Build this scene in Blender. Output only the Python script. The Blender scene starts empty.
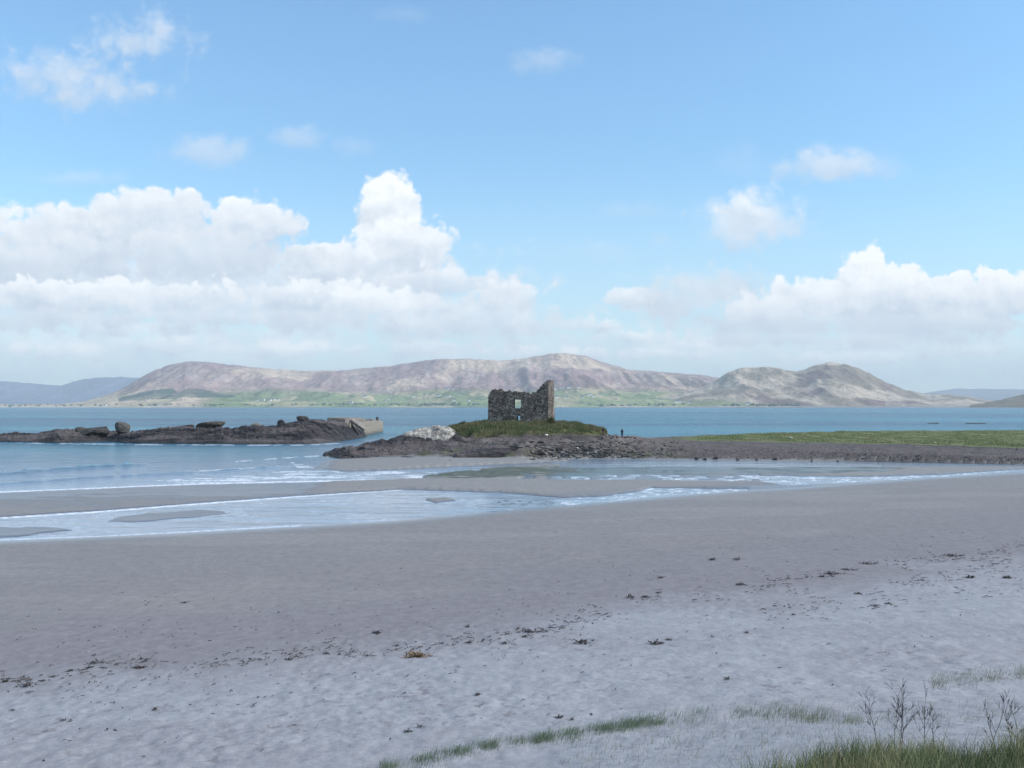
import bpy, bmesh, math, random
import numpy as np
from mathutils import Vector, Matrix
rnd = random.Random(7)
rng = np.random.default_rng(11)
R = math.radians
F = 995.0            # focal length in pixels of the 1024 wide frame
HOR = 405.7          # picture row of the horizon
EYE = 9.0            # eye height above the low tide
sc = bpy.context.scene
C = sc.collection

# ------------------------------------------------------------------ basics
def new_obj(name, mesh, mat=None, parent=None, loc=None):
    o = bpy.data.objects.new(name, mesh)
    C.objects.link(o)
    if mat is not None and mesh is not None:
        mesh.materials.append(mat)
    if parent is not None:
        o.parent = parent
    if loc is not None:
        o.location = loc
    return o

def tag(o, label=None, cat=None, group=None, kind=None):
    if label: o['label'] = label
    if cat: o['category'] = cat
    if group: o['group'] = group
    if kind: o['kind'] = kind
    return o

def np_mesh(name, verts, quads, smooth=True, cols=None, colname='col', floats=None):
    m = bpy.data.meshes.new(name)
    verts = np.asarray(verts, np.float32); quads = np.asarray(quads, np.int32)
    n = quads.shape[1]
    m.vertices.add(len(verts)); m.vertices.foreach_set('co', verts.ravel())
    m.loops.add(quads.size); m.loops.foreach_set('vertex_index', quads.ravel())
    m.polygons.add(len(quads))
    m.polygons.foreach_set('loop_start', np.arange(0, quads.size, n, dtype=np.int32))
    m.polygons.foreach_set('loop_total', np.full(len(quads), n, np.int32))
    m.polygons.foreach_set('use_smooth', np.full(len(quads), smooth, bool))
    m.update(calc_edges=True)
    if cols is not None:
        a = m.color_attributes.new(colname, 'FLOAT_COLOR', 'POINT')
        c = np.ones((len(verts), 4), np.float32); c[:, :3] = cols
        a.data.foreach_set('color', c.ravel())
    for k, v in (floats or {}).items():
        a = m.attributes.new(k, 'FLOAT', 'POINT')
        a.data.foreach_set('value', np.asarray(v, np.float32).ravel())
    return m

def grid_quads(nr, nc):
    i = np.arange(nr - 1)[:, None] * nc + np.arange(nc - 1)[None, :]
    return np.stack([i, i + 1, i + nc + 1, i + nc], -1).reshape(-1, 4)

def _hash(ix, iy, seed):
    h = (ix.astype(np.int64) * 374761393 + iy.astype(np.int64) * 668265263 + seed * 1274126177) & 0xffffffff
    h = ((h ^ (h >> 13)) * 1274126177) & 0xffffffff
    h = (h ^ (h >> 16)) & 0xffffffff
    return h / 4294967295.0

def vnoise(x, y, seed=0):
    x = np.asarray(x, float); y = np.asarray(y, float)
    xi = np.floor(x); yi = np.floor(y); fx = x - xi; fy = y - yi
    fx = fx * fx * fx * (fx * (fx * 6 - 15) + 10); fy = fy * fy * fy * (fy * (fy * 6 - 15) + 10)
    a = _hash(xi, yi, seed); b = _hash(xi + 1, yi, seed); c = _hash(xi, yi + 1, seed); d = _hash(xi + 1, yi + 1, seed)
    return (a + (b - a) * fx) * (1 - fy) + (c + (d - c) * fx) * fy

def fbm(x, y, octv=5, seed=0, gain=.5, ridged=False):
    s = 0; amp = 1; tot = 0
    for k in range(octv):
        n = vnoise(x * 2 ** k + 17.3 * k, y * 2 ** k - 9.1 * k, seed + k)
        if ridged: n = 1 - np.abs(2 * n - 1)
        s = s + n * amp; tot += amp; amp *= gain
    return s / tot        # 0..1

def worley(x, y, seed=0):
    xi = np.floor(x); yi = np.floor(y)
    best = np.full(np.shape(x), 9.0); ident = np.zeros(np.shape(x))
    for dx in (-1, 0, 1):
        for dy in (-1, 0, 1):
            cx = xi + dx; cy = yi + dy
            px = cx + _hash(cx, cy, seed); py = cy + _hash(cx, cy, seed + 5)
            d = (px - x) ** 2 + (py - y) ** 2
            k = d < best
            best = np.where(k, d, best); ident = np.where(k, _hash(cx, cy, seed + 9), ident)
    return np.sqrt(best), ident

def sstep(a, b, x):
    t = np.clip((np.asarray(x, float) - a) / (b - a), 0, 1)
    return t * t * (3 - 2 * t)

def mixc(a, b, t):
    t = np.asarray(t)[..., None]
    return np.asarray(a) * (1 - t) + np.asarray(b) * t

# ------------------------------------------------------------------ node helper
class NT:
    def __init__(s, tree): s.t = tree; s.n = tree.nodes; s.l = tree.links
    def add(s, typ, **kw):
        n = s.n.new(typ)
        for k, v in kw.items(): setattr(n, k, v)
        return n
    def put(s, sock, v):
        if isinstance(v, bpy.types.NodeSocket): s.l.new(v, sock)
        else: sock.default_value = v
    def m(s, op, a, b=None, c=None, clamp=False):
        n = s.add('ShaderNodeMath', operation=op, use_clamp=clamp)
        s.put(n.inputs[0], a)
        if b is not None: s.put(n.inputs[1], b)
        if c is not None: s.put(n.inputs[2], c)
        return n.outputs[0]
    def vm(s, op, a, b=None):
        n = s.add('ShaderNodeVectorMath', operation=op)
        s.put(n.inputs[0], a)
        if b is not None: s.put(n.inputs[1], b)
        return n.outputs[0]
    def mix(s, f, a, b, blend='MIX'):
        n = s.add('ShaderNodeMix', data_type='RGBA', blend_type=blend)
        s.put(n.inputs[0], f); s.put(n.inputs[6], a); s.put(n.inputs[7], b)
        return n.outputs[2]
    def mr(s, v, a, b, c=0., d=1., smooth=False):
        n = s.add('ShaderNodeMapRange', interpolation_type='SMOOTHSTEP' if smooth else 'LINEAR')
        s.put(n.inputs[0], v)
        for i, q in enumerate((a, b, c, d)): s.put(n.inputs[i + 1], q)
        return n.outputs[0]
    def noise(s, vec, scale, detail=4, rough=.5, dist=0):
        n = s.add('ShaderNodeTexNoise')
        if vec is not None: s.put(n.inputs['Vector'], vec)
        n.inputs['Scale'].default_value = scale; n.inputs['Detail'].default_value = detail
        n.inputs['Roughness'].default_value = rough; n.inputs['Distortion'].default_value = dist
        return n.outputs[0]
    def voro(s, vec, scale, feature='F1', rand=1.0):
        n = s.add('ShaderNodeTexVoronoi', feature=feature)
        s.put(n.inputs['Vector'], vec); n.inputs['Scale'].default_value = scale
        if 'Randomness' in n.inputs: n.inputs['Randomness'].default_value = rand
        return n
    def scale(s, vec, v):
        n = s.add('ShaderNodeMapping'); s.put(n.inputs[0], vec); n.inputs['Scale'].default_value = v
        return n.outputs[0]

def material(name):
    m = bpy.data.materials.new(name); m.use_nodes = True
    t = NT(m.node_tree); b = t.n['Principled BSDF']
    return m, t, b

def simple_mat(name, col, rough=.85, var=.25, scale=6, bump=.0, spec=.3):
    m, t, b = material(name)
    g = t.add('ShaderNodeTexCoord').outputs['Object']
    n = t.noise(g, scale, 5, .6)
    c = t.mix(t.mr(n, .3, .7), tuple(x * (1 - var) for x in col) + (1,), tuple(min(1, x * (1 + var)) for x in col) + (1,))
    t.put(b.inputs['Base Color'], c); b.inputs['Roughness'].default_value = rough
    b.inputs['Specular IOR Level'].default_value = spec
    if bump:
        bn = t.add('ShaderNodeBump'); bn.inputs['Strength'].default_value = 1; bn.inputs['Distance'].default_value = bump
        t.put(bn.inputs['Height'], n); t.put(b.inputs['Normal'], bn.outputs[0])
    return m

def attr_mat(name, speck=.2, scale=8, rough=.9, bump=.02, bscale=10, spec=.25, transl=0):
    """base colour from the mesh's own colour attribute, broken up by fine noise"""
    m, t, b = material(name)
    a = t.add('ShaderNodeAttribute', attribute_name='col').outputs['Color']
    p = t.add('ShaderNodeNewGeometry').outputs['Position']
    n = t.noise(p, scale, 6, .65)
    k = t.mr(n, .25, .75, 1 - speck, 1 + speck)
    c = t.vm('MULTIPLY', a, t.add('ShaderNodeCombineXYZ').outputs[0])
    cx = t.add('ShaderNodeCombineXYZ'); t.put(cx.inputs[0], k); t.put(cx.inputs[1], k); t.put(cx.inputs[2], k)
    c = t.vm('MULTIPLY', a, cx.outputs[0])
    t.put(b.inputs['Base Color'], c); b.inputs['Roughness'].default_value = rough
    b.inputs['Specular IOR Level'].default_value = spec
    if bump:
        bn = t.add('ShaderNodeBump'); bn.inputs['Strength'].default_value = 1; bn.inputs['Distance'].default_value = bump
        t.put(bn.inputs['Height'], t.noise(p, bscale, 6, .65)); t.put(b.inputs['Normal'], bn.outputs[0])
    return m

# ------------------------------------------------------------------ picture to place
def D_of(y, z): return (EYE - z) * F / (y - HOR)
def X_of(px, D): return (px - 512.0) / F * D
def Z_of(y, D): return EYE - (y - HOR) * D / F

# ================================================================== GROUND
def curve(pts):
    p = np.array(pts, float); return p
pxc = np.concatenate([np.linspace(-420, -60, 36), np.arange(-50, 1076, 2.0), np.linspace(1090, 1440, 36)])
def c_yz(pts):
    p = np.array([(x, D_of(y, z), z) for x, y, z in pts])
    return np.interp(pxc, p[:, 0], p[:, 1]), np.interp(pxc, p[:, 0], p[:, 2])
def c_dz(pts):
    p = np.array(pts, float)
    return np.interp(pxc, p[:, 0], p[:, 1]), np.interp(pxc, p[:, 0], p[:, 2])
def c_y(z, xs, ys): return c_yz([(x, y, z) for x, y in zip(xs, ys)])

ctrl = [
    c_dz([(0, 1.0, 7.4)]), c_dz([(0, 4.5, 6.9)]),
    c_dz([(600, 8.5, 5.2), (740, 8.5, 5.5), (860, 8.5, 5.78), (1100, 8.5, 5.85)]),
    c_dz([(500, 13, 2.9), (760, 13, 3.6), (900, 13, 3.8)]),
    c_y(2.2, [-300, 0, 400, 600, 800, 1024, 1300], [905, 860, 775, 735, 716, 700, 690]),
    c_y(1.4, [-300, 0, 200, 400, 600, 800, 1024, 1300], [700, 685, 662, 640, 612, 588, 560, 540]),
    c_y(.6, [-300, 0, 200, 400, 600, 800, 1024, 1300], [612, 602, 592, 577, 558, 535, 508, 490]),
    c_y(.05, [-300, 0, 200, 300, 400, 500, 600, 745, 800, 860, 1024, 1300],
        [556, 541.5, 533, 527, 520.5, 511.5, 502.5, 490.5, 487.5, 482.8, 472.3, 466.5]),
    c_yz([(300, 462, -.3), (340, 459, 0), (400, 457, .3), (440, 457, .4), (520, 458, .3), (560, 458, .06), (600, 458, .03), (700, 459.5, .03),
          (860, 461, .03), (1024, 464.3, .03), (1300, 466, .03)]),
    c_yz([(300, 452, -.6), (340, 450, -.5), (395, 449, .3), (430, 446, 1.2), (450, 444, 2.), (520, 447, 2.), (600, 446.5, 2.),
          (650, 447, 1.7), (700, 449, 1.5), (860, 453, 1.3), (1024, 457.5, 1.), (1300, 461, 1.)]),
    c_yz([(300, 445, -1), (340, 445, -1), (395, 442, -.3), (430, 439, 2.), (445, 437, 3.), (520, 436.5, 3.2), (605, 437, 3.1),
          (635, 438.5, 2.8), (650, 439.5, 2.6), (690, 440.5, 2.5), (760, 441.5, 2.4), (860, 443.5, 2.2), (1024, 448, 2.), (1300, 453, 2.)]),
    c_dz([(300, 230, -1.5), (395, 215, -1.2), (430, 207, .5), (447, 208, 2.9), (600, 206, 3.), (620, 198, 2.9), (640, 194, 2.7),
          (690, 198, 3.), (760, 215, 3.1), (860, 231, 3.2), (1024, 238, 3.2), (1300, 245, 3.2)]),
]
ctrl.append((ctrl[-1][0] + 14, np.full(len(pxc), -1.5)))
ctrl.append((np.full(len(pxc), 300.), np.full(len(pxc), -3.)))
ctrl.append((np.full(len(pxc), 21400.), np.full(len(pxc), -3.)))
CD = np.array([c[0] for c in ctrl]); CZ = np.array([c[1] for c in ctrl])
for k in range(1, len(CD)): CD[k] = np.maximum(CD[k], CD[k - 1] + .3)

# --- tidal flats: a raster of sand flats and water lanes, in picture columns x rows, used at height about zero
RX0, RX1, RY0, RY1, RS = -300, 1324, 440, 560, .5
rx = np.arange(RX0, RX1, 1.0); ry = np.arange(RY0, RY1, RS)
RXg, RYg = np.meshgrid(rx, ry)
def poly_mask(pts, X=RXg, Y=RYg):
    p = np.array(pts, float); ins = np.zeros(X.shape, bool); n = len(p)
    for i in range(n):
        x0, y0 = p[i]; x1, y1 = p[(i + 1) % n]
        if y0 == y1: continue
        c = ((y0 > Y) != (y1 > Y)) & (X < (x1 - x0) * (Y - y0) / (y1 - y0) + x0)
        ins ^= c
    return ins
def line_mask(pts, w):
    p = np.array(pts, float)
    yy = np.interp(rx, p[:, 0], p[:, 1], left=-99, right=-99)[None, :]
    ww = np.interp(rx, p[:, 0], np.array(w, float) if np.ndim(w) else np.full(len(p), w))[None, :]
    return np.clip(1.3 - np.abs(RYg - yy) / ww, 0, 1)
def blur(a, n, m):
    for ax, k in ((0, n), (1, m)):
        if k < 1: continue
        b = np.zeros_like(a, float)
        for s in range(-k, k + 1): b += np.roll(a, s, ax)
        a = b / (2 * k + 1)
    return a
flat = np.full(RXg.shape, .13)
warp = (fbm(RXg / 22, RYg / 3, 4, 3) - .5)
def paint(pts, val, wa=1.6):
    m = poly_mask(pts, RXg + (fbm(RXg / 30, RYg / 4, 3, 8) - .5) * 30 * min(wa, 1), RYg + warp * wa * 2)
    flat[m] = val
    return m
K0y = lambda x: np.interp(x, [-300, 0, 200, 300, 400, 500, 600, 745, 800, 860, 1024, 1300],
                          [556, 541.5, 533, 527, 520.5, 511.5, 502.5, 490.5, 487.5, 482.8, 472.3, 466.5])
# open sea on the left and the lane behind the sand bar
paint([(-300, 400), (-300, 505), (0, 492.5), (100, 488), (200, 484), (297, 482), (400, 480.5), (470, 480), (480, 470), (520, 467), (560, 464.5),
       (600, 463), (600, 461), (500, 464.5), (390, 470), (345, 472), (305, 468.5), (285, 463), (322, 457), (330, 400)], -.3, .12)
# right-hand lane under the shingle bank
paint([(560, 464), (572, 457.8), (700, 460), (860, 462), (1024, 464.8), (1324, 466.5), (1324, 468), (1024, 466.5), (880, 467.5), (860, 466.5), (640, 467), (560, 467)], -.2, .3)
paint([(880, 464), (1324, 467.5), (1324, 470), (1024, 467.2), (880, 467.5)], .015, .3)
# broken shallow lane two
l2 = poly_mask([(520, 477), (640, 474.8), (760, 475.5), (860, 477), (940, 474.5), (1024, 469.3), (1324, 462), (1324, 466), (1024, 472), (860, 482.3), (790, 486.5), (760, 482), (640, 480.5), (520, 480)])
brk = fbm(RXg / 9, RYg / 1.3, 3, 21)
flat[l2] = np.where((brk > .5 - np.clip((RXg - 740) / 160, 0, .45)), -.14, .02)[l2]
# green weed flat
algae = poly_mask([(420, 477), (450, 473), (500, 469), (560, 467.3), (640, 467), (760, 466.5), (850, 467), (905, 469.5), (880, 472.5), (800, 474.5), (640, 475), (540, 477), (480, 479.5), (430, 480)],
                  RXg, RYg + warp * 2)
ab = fbm(RXg / 12, RYg / 1.6, 4, 31)
flat[algae] = np.where(ab > np.interp(RXg, [430, 640], [.52, .22]), .03, -.1)[algae]
# the channel across the beach
paint([(-300, 531), (0, 517.3), (100, 511), (200, 503), (300, 496), (400, 489.3), (415, 489.6), (455, 491), (500, 492.5), (560, 498), (600, 496.4), (640, 491), (650, 488),
       (748, 489), (748, 494), (640, 505), (500, 520), (300, 540), (0, 560), (-300, 575)], -.18, .2)
paint([(-300, 535), (-100, 531), (0, 526.5), (60, 527), (78, 530), (40, 534.5), (0, 538), (-300, 552)], .022, 1.)
paint([(100, 522), (122, 514.7), (207, 508.6), (240, 514.5), (180, 519.5), (137, 523)], .022, 1.)
paint([(255, 503), (300, 499.5), (330, 500), (300, 504.5)], .006, .8)
paint([(425, 499), (452, 497.5), (458, 501), (435, 503)], .02, .5)
for (x, y) in [(500, 502.5), (507, 501), (514, 503.5), (519, 501.2), (531, 502.5), (538, 500.5), (547, 501.5), (553, 503), (503, 505), (524, 505)]:
    paint([(x - 4, y - .5), (x + 1, y - .9), (x + 5, y + .1), (x, y + .8)], .03, .2)
flat = blur(flat, 1, 1)
flat += (fbm(RXg / 14, RYg / 1.4, 4, 5) - .5) * .02
fl2 = fbm(RXg / 34, RYg / 1.5, 5, 6) - .5
flat += fl2 * .085 * (RYg > 466)
def rsamp(a, px, y):
    fx = np.clip(px - RX0, 0, len(rx) - 1.001); fy = np.clip((y - RY0) / RS, 0, len(ry) - 1.001)
    ix = fx.astype(int); iy = fy.astype(int); fx -= ix; fy -= iy
    return (a[iy, ix] * (1 - fx) + a[iy, ix + 1] * fx) * (1 - fy) + (a[iy + 1, ix] * (1 - fx) + a[iy + 1, ix + 1] * fx) * fy

rows = np.concatenate([[1.2, 2, 3, 4, 5], np.exp(np.linspace(math.log(6), math.log(262), 880)), [280, 300, 1000, 5000, 21000]])
NR, NC = len(rows), len(pxc)
GP = np.repeat(pxc[None, :], NR, 0); GD = np.repeat(rows[:, None], NC, 1)
GX = (GP - 512) / F * GD
GZ = np.zeros((NR, NC)); GC = np.zeros((NR, NC))
for j in range(NC):
    GZ[:, j] = np.interp(rows, CD[:, j], CZ[:, j]); GC[:, j] = np.interp(rows, CD[:, j], np.arange(len(CD)))
# soften the kinks of the long beach profile
for _ in range(3):
    k = slice(200, 560)
    pass
D7 = np.interp(GP[0], pxc, CD[7])[None, :]
gy = HOR + EYE * F / GD
w = np.clip((GD - D7) / 1.5, 0, 1) * (1 - sstep(7.9, 8.05, GC)) * (GD < 250)
GZ += w * rsamp(flat, GP, gy)
sea_l = w * sstep(-.15, -.28, rsamp(flat, GP, gy))
# sand: low swells, hummocks near the dune foot
sandw = sstep(2.0, 3.0, GC) * (1 - sstep(6.8, 7.1, GC))
GZ += sandw * ((fbm(GX / 9, GD / 9, 3, 40) - .5) * .16 + (fbm(GX / 1.6, GD / 1.6, 3, 41) - .5) * .03)
hum = sstep(3.0, 3.8, GC) * (1 - sstep(4.3, 5.0, GC))
GZ += hum * (fbm(GX / .55, GD / .55, 3, 42) - .5) * .07
foot = sstep(3.6, 4.4, GC) * (1 - sstep(5.0, 5.6, GC)) * sstep(.5, .66, fbm(GX / 4, GD / 4, 2, 47))
wd, _i = worley(GX / .5, GD / .5, 48)
GZ -= foot * np.clip(.45 - wd, 0, 1) * .085
GZ += (1 - sstep(2.2, 3, GC)) * (fbm(GX / 1.2, GD / 1.2, 3, 44) - .5) * .12
# rock platform and shingle
rock = sstep(7.95, 8.3, GC) * (1 - sstep(11.2, 11.9, GC))
left = 1 - sstep(640, 720, GP)
strata = fbm((GX + GD * .35) / 5, (GD - GX * .2) / 1.6, 4, 50, ridged=True)
GZ += rock * left * (1 - sstep(10, 10.4, GC)) * (strata - .55) * 1.7 * (GZ > -.2)
GZ += rock * (1 - left) * (fbm(GX / 3, GD / 3, 4, 51) - .5) * .3
# grass mound carrying the ruin
MCX, MCY, MA, MB_ = X_of(523, 197), 197.0, 16.6, 11.8
rr = (np.abs((GX - MCX) / MA) ** 2.2 + np.abs((GD - MCY) / MB_) ** 2.2) ** (1 / 2.2)
rr = rr * (1 + (fbm(GX / 3.0, GD / 3.0, 3, 52) - .5) * .22)
md = np.clip(1 - np.clip(rr, 0, 1) ** 3.4, 0, 1) ** .55
GZ = np.where(rr < 1.15, GZ * (1 - md) + (5.68 + (fbm(GX / 2.5, GD / 2.5, 3, 53) - .5) * .6) * md, GZ)
mound = sstep(.0, .22, md)

def gz(x, y):
    """ground height at a place"""
    if y < 1.3: return 7.4
    px = 512 + F * x / y
    j = np.clip(np.searchsorted(pxc, px) - 1, 0, NC - 2); i = np.clip(np.searchsorted(rows, y) - 1, 0, NR - 2)
    a = (px - pxc[j]) / (pxc[j + 1] - pxc[j]); b = (y - rows[i]) / (rows[i + 1] - rows[i])
    a = min(max(a, 0), 1); b = min(max(b, 0), 1)
    return float((GZ[i, j] * (1 - a) + GZ[i, j + 1] * a) * (1 - b) + (GZ[i + 1, j] * (1 - a) + GZ[i + 1, j + 1] * a) * b)
def at(px, py, dmin=6.5):
    """the point of the ground seen at a picture position"""
    j = int(np.clip(np.searchsorted(pxc, px), 0, NC - 1))
    d = dmin
    yy = HOR + (EYE - GZ[:, j]) * F / rows
    k = np.where((rows > dmin) & (yy <= py))[0]
    i = k[0] if len(k) else NR - 8
    if i > 0 and yy[i - 1] > py:
        t = (yy[i - 1] - py) / max(1e-6, yy[i - 1] - yy[i]); d = rows[i - 1] + t * (rows[i] - rows[i - 1])
    else: d = rows[i]
    x = X_of(px, d)
    return Vector((x, float(d), gz(x, d)))

# colours of the ground itself
dry = np.array([.280, .286, .304]); damp = np.array([.205, .193, .203]); wetc = np.array([.105, .098, .108]); bar = np.array([.225, .215, .205])
n1 = fbm(GX / 5, GD / 5, 4, 60); n2 = fbm(GX / 1.3, GD / 1.3, 4, 61)
zz = GC + (n1 - .5) * .5 + (n2 - .5) * .16
col = mixc(dry, damp, sstep(4.70, 5.16, zz))
col = mixc(col, bar * .93, sstep(5.3, 6.7, zz) * .75)
patch = sstep(.5, .62, fbm(GX / 7, GD / 3.5, 4, 63))
col = mixc(col, damp * 1.12, patch * .3 * (1 - sstep(4.8, 5.0, zz)) * sstep(3.6, 4.2, GC))
col = mixc(col, bar * 1.12, sstep(.52, .66, fbm(GX / 16, GD / 6, 4, 64)) * .45 * sstep(5.1, 6.3, zz))
wet = w * (1 - sstep(.02, .13, GZ)) * 1.0
wet = np.maximum(wet, sstep(6.85, 7.0, GC) * (1 - sstep(7.0, 7.2, GC)) * .7)
flatcol = mixc(bar, wetc, wet)
col = mixc(col, flatcol, w)
alg = rsamp(blur(algae.astype(float), 1, 2), GP, gy) * w
col = mixc(col, np.array([.062, .078, .052]), alg * sstep(.25, .5, fbm(GX / 3, GD / 2, 4, 65)) * .85)
# shingle, rock platform, turf
sh = mixc(np.array([.085, .073, .075]), np.array([.145, .128, .122]), fbm(GX / 1.2, GD / 1.2, 5, 66))
rk = mixc(np.array([.04, .037, .038]), np.array([.145, .126, .12]), sstep(.25, .75, strata * .5 + .5 * fbm(GX / 2, GD / 2, 4, 67)))
rock_mask = sstep(8.0, 8.15, GC + (n2 - .5) * .2) * (GZ > .1)
sandy = sstep(590, 625, GP) * sstep(8.9, 9.6, GC) * left
rkc = mixc(mixc(sh, rk, left * .85), np.array([.21, .187, .178]), sandy * .5 * sstep(.35, .6, n1))
rkc = rkc * (1 - .35 * sstep(9.4, 9.9, GC) * left * (1 - sstep(600, 630, GP)))[..., None]
col = mixc(col, rkc, rock_mask)
weed = rock_mask * left * (1 - sstep(8.35, 8.8, GC)) * sstep(.45, .6, n2)
col = mixc(col, np.array([.06, .075, .04]), weed * .8)
# tide-wrack line high on the shingle, right
col = mixc(col, np.array([.045, .04, .04]), sstep(860, 940, GP) * sstep(9.85, 9.89, GC + (n2 - .5) * .05) * (1 - sstep(9.94, 9.98, GC + (n2 - .5) * .05)) * .8)
col = mixc(col, np.array([.05, .05, .05]), sstep(820, 880, GP) * sstep(7.93, 7.95, GC) * (1 - sstep(7.99, 8.01, GC)) * .9)
turf = mixc(np.array([.075, .10, .035]), np.array([.15, .17, .075]), fbm(GX / 3, GD / 3, 5, 68))
turf = mixc(turf, np.array([.20, .18, .10]), sstep(.55, .7, fbm(GX / 6, GD / 4, 4, 69)) * .6)
tz = sstep(9.93, 10.05, GC + (n2 - .5) * .25) * (1 - sstep(11.5, 11.8, GC)) * sstep(655, 700, GP + (n1 - .5) * 30)
col = mixc(col, turf, tz)
soil = mixc(np.array([.06, .075, .03]), np.array([.13, .12, .06]), fbm(GX / 1.5, GD / 1.5, 4, 70))
col = mixc(col, soil, mound)
col = mixc(col, np.array([.14, .145, .09]), (1 - sstep(2.0, 2.9, GC)) * .85)
wetr = np.clip(wet + .35 * sstep(5.6, 6.9, GC) * (1 - rock_mask) * (1 - tz), 0, 1) * (1 - mound)
speck = rock_mask * (1 - mound) * (1 - tz)
verts = np.stack([GX, GD, GZ], -1).reshape(-1, 3)
gm = np_mesh('ground', verts, grid_quads(NR, NC), True, col.reshape(-1, 3),
             floats={'wet': wetr, 'shingle': speck, 'dry': sandw * (1 - sstep(4.9, 5.3, GC)) + hum * .5})

m, t, b = material('beach_ground')
a = t.add('ShaderNodeAttribute', attribute_name='col').outputs['Color']
wt = t.add('ShaderNodeAttribute', attribute_name='wet').outputs['Fac']
sg = t.add('ShaderNodeAttribute', attribute_name='shingle').outputs['Fac']
dr = t.add('ShaderNodeAttribute', attribute_name='dry').outputs['Fac']
p = t.add('ShaderNodeNewGeometry').outputs['Position']
nf = t.noise(p, 7, 8, .8); nm = t.noise(t.scale(p, (1, .6, 1)), 2.2, 6, .6)
nb = t.voro(p, 3.2)
k = t.m('MULTIPLY', t.mr(nf, .36, .64, .86, 1.14), t.mr(nm, .3, .7, .88, 1.12))
spots = t.m('MULTIPLY', t.mr(t.noise(t.scale(p, (1, .75, 1)), 3.1, 4, .65), .56, .64, 0, .42), t.mr(t.noise(p, .28, 3), .42, .6))
ks = t.mr(t.noise(p, 1.6, 8, .8), .35, .65, .6, 1.5)
k2 = t.m('ADD', t.m('MULTIPLY', k, t.m('SUBTRACT', 1., sg)), t.m('MULTIPLY', ks, sg))
cx = t.add('ShaderNodeCombineXYZ')
for i in range(3): t.put(cx.inputs[i], k2)
c = t.vm('MULTIPLY', a, cx.outputs[0])
c = t.mix(t.m('MULTIPLY', spots, dr), c, (.15, .135, .145, 1))
# shell and weed grit
gr = t.voro(p, 5.5); grit = t.mr(gr.outputs['Distance'], .03, .07, 1., 0.)
gsel = t.m('GREATER_THAN', t.noise(p, .9, 3), .56)
c = t.mix(t.m('MULTIPLY', t.m('MULTIPLY', grit, gsel), t.m('ADD', t.m('MULTIPLY', dr, .6), t.m('MULTIPLY', t.m('SUBTRACT', 1., t.m('MAXIMUM', sg, wt)), .3))), c, (.09, .07, .06, 1))
t.put(b.inputs['Base Color'], c)
t.put(b.inputs['Roughness'], t.mr(wt, 0, 1, .95, .28))
t.put(b.inputs['Specular IOR Level'], t.mr(wt, 0, 1, .15, .6))
bn = t.add('ShaderNodeBump'); bn.inputs['Strength'].default_value = 1
h = t.m('ADD', t.m('MULTIPLY', t.noise(p, 2.6, 5, .6), .12), t.m('MULTIPLY', t.noise(p, 11, 5, .6), .02))
h = t.m('MULTIPLY', h, t.m('ADD', .12, t.m('ADD', t.m('MULTIPLY', dr, .14), t.m('MULTIPLY', sg, 2.5))))
t.put(bn.inputs['Height'], h); bn.inputs['Distance'].default_value = 1.0
t.put(b.inputs['Normal'], bn.outputs[0])
tag(new_obj('ground', gm, m), kind='structure')
# dune top behind and beside the viewer
bv = [(-60, -80, 7.4), (60, -80, 7.4), (60, 1.2 * 0 + 1.2, 7.39), (-60, 1.2, 7.39)]
bm_ = np_mesh('dune_top', [(x, y, z) for x, y, z in bv], [(0, 1, 2, 3)], False, np.array([[.14, .145, .09]] * 4), floats={'wet': [0] * 4, 'shingle': [0] * 4, 'dry': [0] * 4})
tag(new_obj('dune_ground', bm_, m), kind='structure')

# ================================================================== WATER
wp = np.concatenate([np.linspace(-420, -60, 20), np.arange(-50, 1076, 2.0), np.linspace(1090, 1440, 20)])
wr = np.concatenate([np.exp(np.linspace(math.log(50), math.log(300), 560)), np.exp(np.linspace(math.log(302), math.log(21000), 160))])
WP, WD = np.meshgrid(wp, wr); WX = (WP - 512) / F * WD; wy = HOR + EYE * F / WD
bars_y = np.interp(WP, [-300, 0, 200, 297, 400, 480], [505, 492.5, 484, 482, 480.5, 480])
calm = rsamp(blur((flat < 0).astype(float), 0, 0), WP, wy)
inch = (wy > bars_y + .8) | ((WP > 470) & (wy > 455))
# calm: 1 in pools and channel, falling to 0 out on the open sea
seadist = np.clip((bars_y - wy) / 48, 0, 1)
calm = np.where(inch & (WD < 175), 1.0, 1 - seadist)
calm = np.where(WD > 175, np.minimum(calm, .35 * (1 - sstep(175, 300, WD))), calm)
calm = np.maximum(calm, .6 * sstep(230, 320, WP) * (1 - sstep(400, 440, WP)) * (1 - sstep(200, 300, WD)))
foam = np.zeros(RXg.shape)
foam = np.maximum(foam, line_mask([(-300, 531.5), (0, 518), (100, 511.8), (200, 503.8), (300, 496.6), (400, 489.8), (412, 488.8)], [1, 1, 1, .9, .7, .6, .2]))
foam = np.maximum(foam, line_mask([(420, 489.6), (450, 487.6), (480, 484.6)], .45) * .8)
foam = np.maximum(foam, line_mask([(-300, 505), (0, 492.2), (60, 490), (200, 483.8), (297, 481.6), (400, 480.2)], [1.1, 1, .9, .8, .8, .7]))
foam = np.maximum(foam, line_mask([(-300, 553), (0, 540), (130, 535), (300, 525.5)], .7) * .7)
tex = fbm(RXg / 7, RYg / 1.1, 4, 77); tex2 = fbm(RXg / 40, RYg / 5, 3, 78)
ch = poly_mask([(-300, 531), (0, 518), (200, 504), (400, 490), (500, 493), (560, 499), (650, 488), (748, 489), (640, 503), (500, 512), (300, 527), (0, 542), (-300, 556)])
foam = np.maximum(foam, ch * sstep(.52, .62, tex) * sstep(.4, .65, tex2) * .2)
sf = poly_mask([(150, 481), (300, 470), (290, 462), (330, 470), (480, 473), (480, 480), (400, 480.5), (200, 484)])
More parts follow.
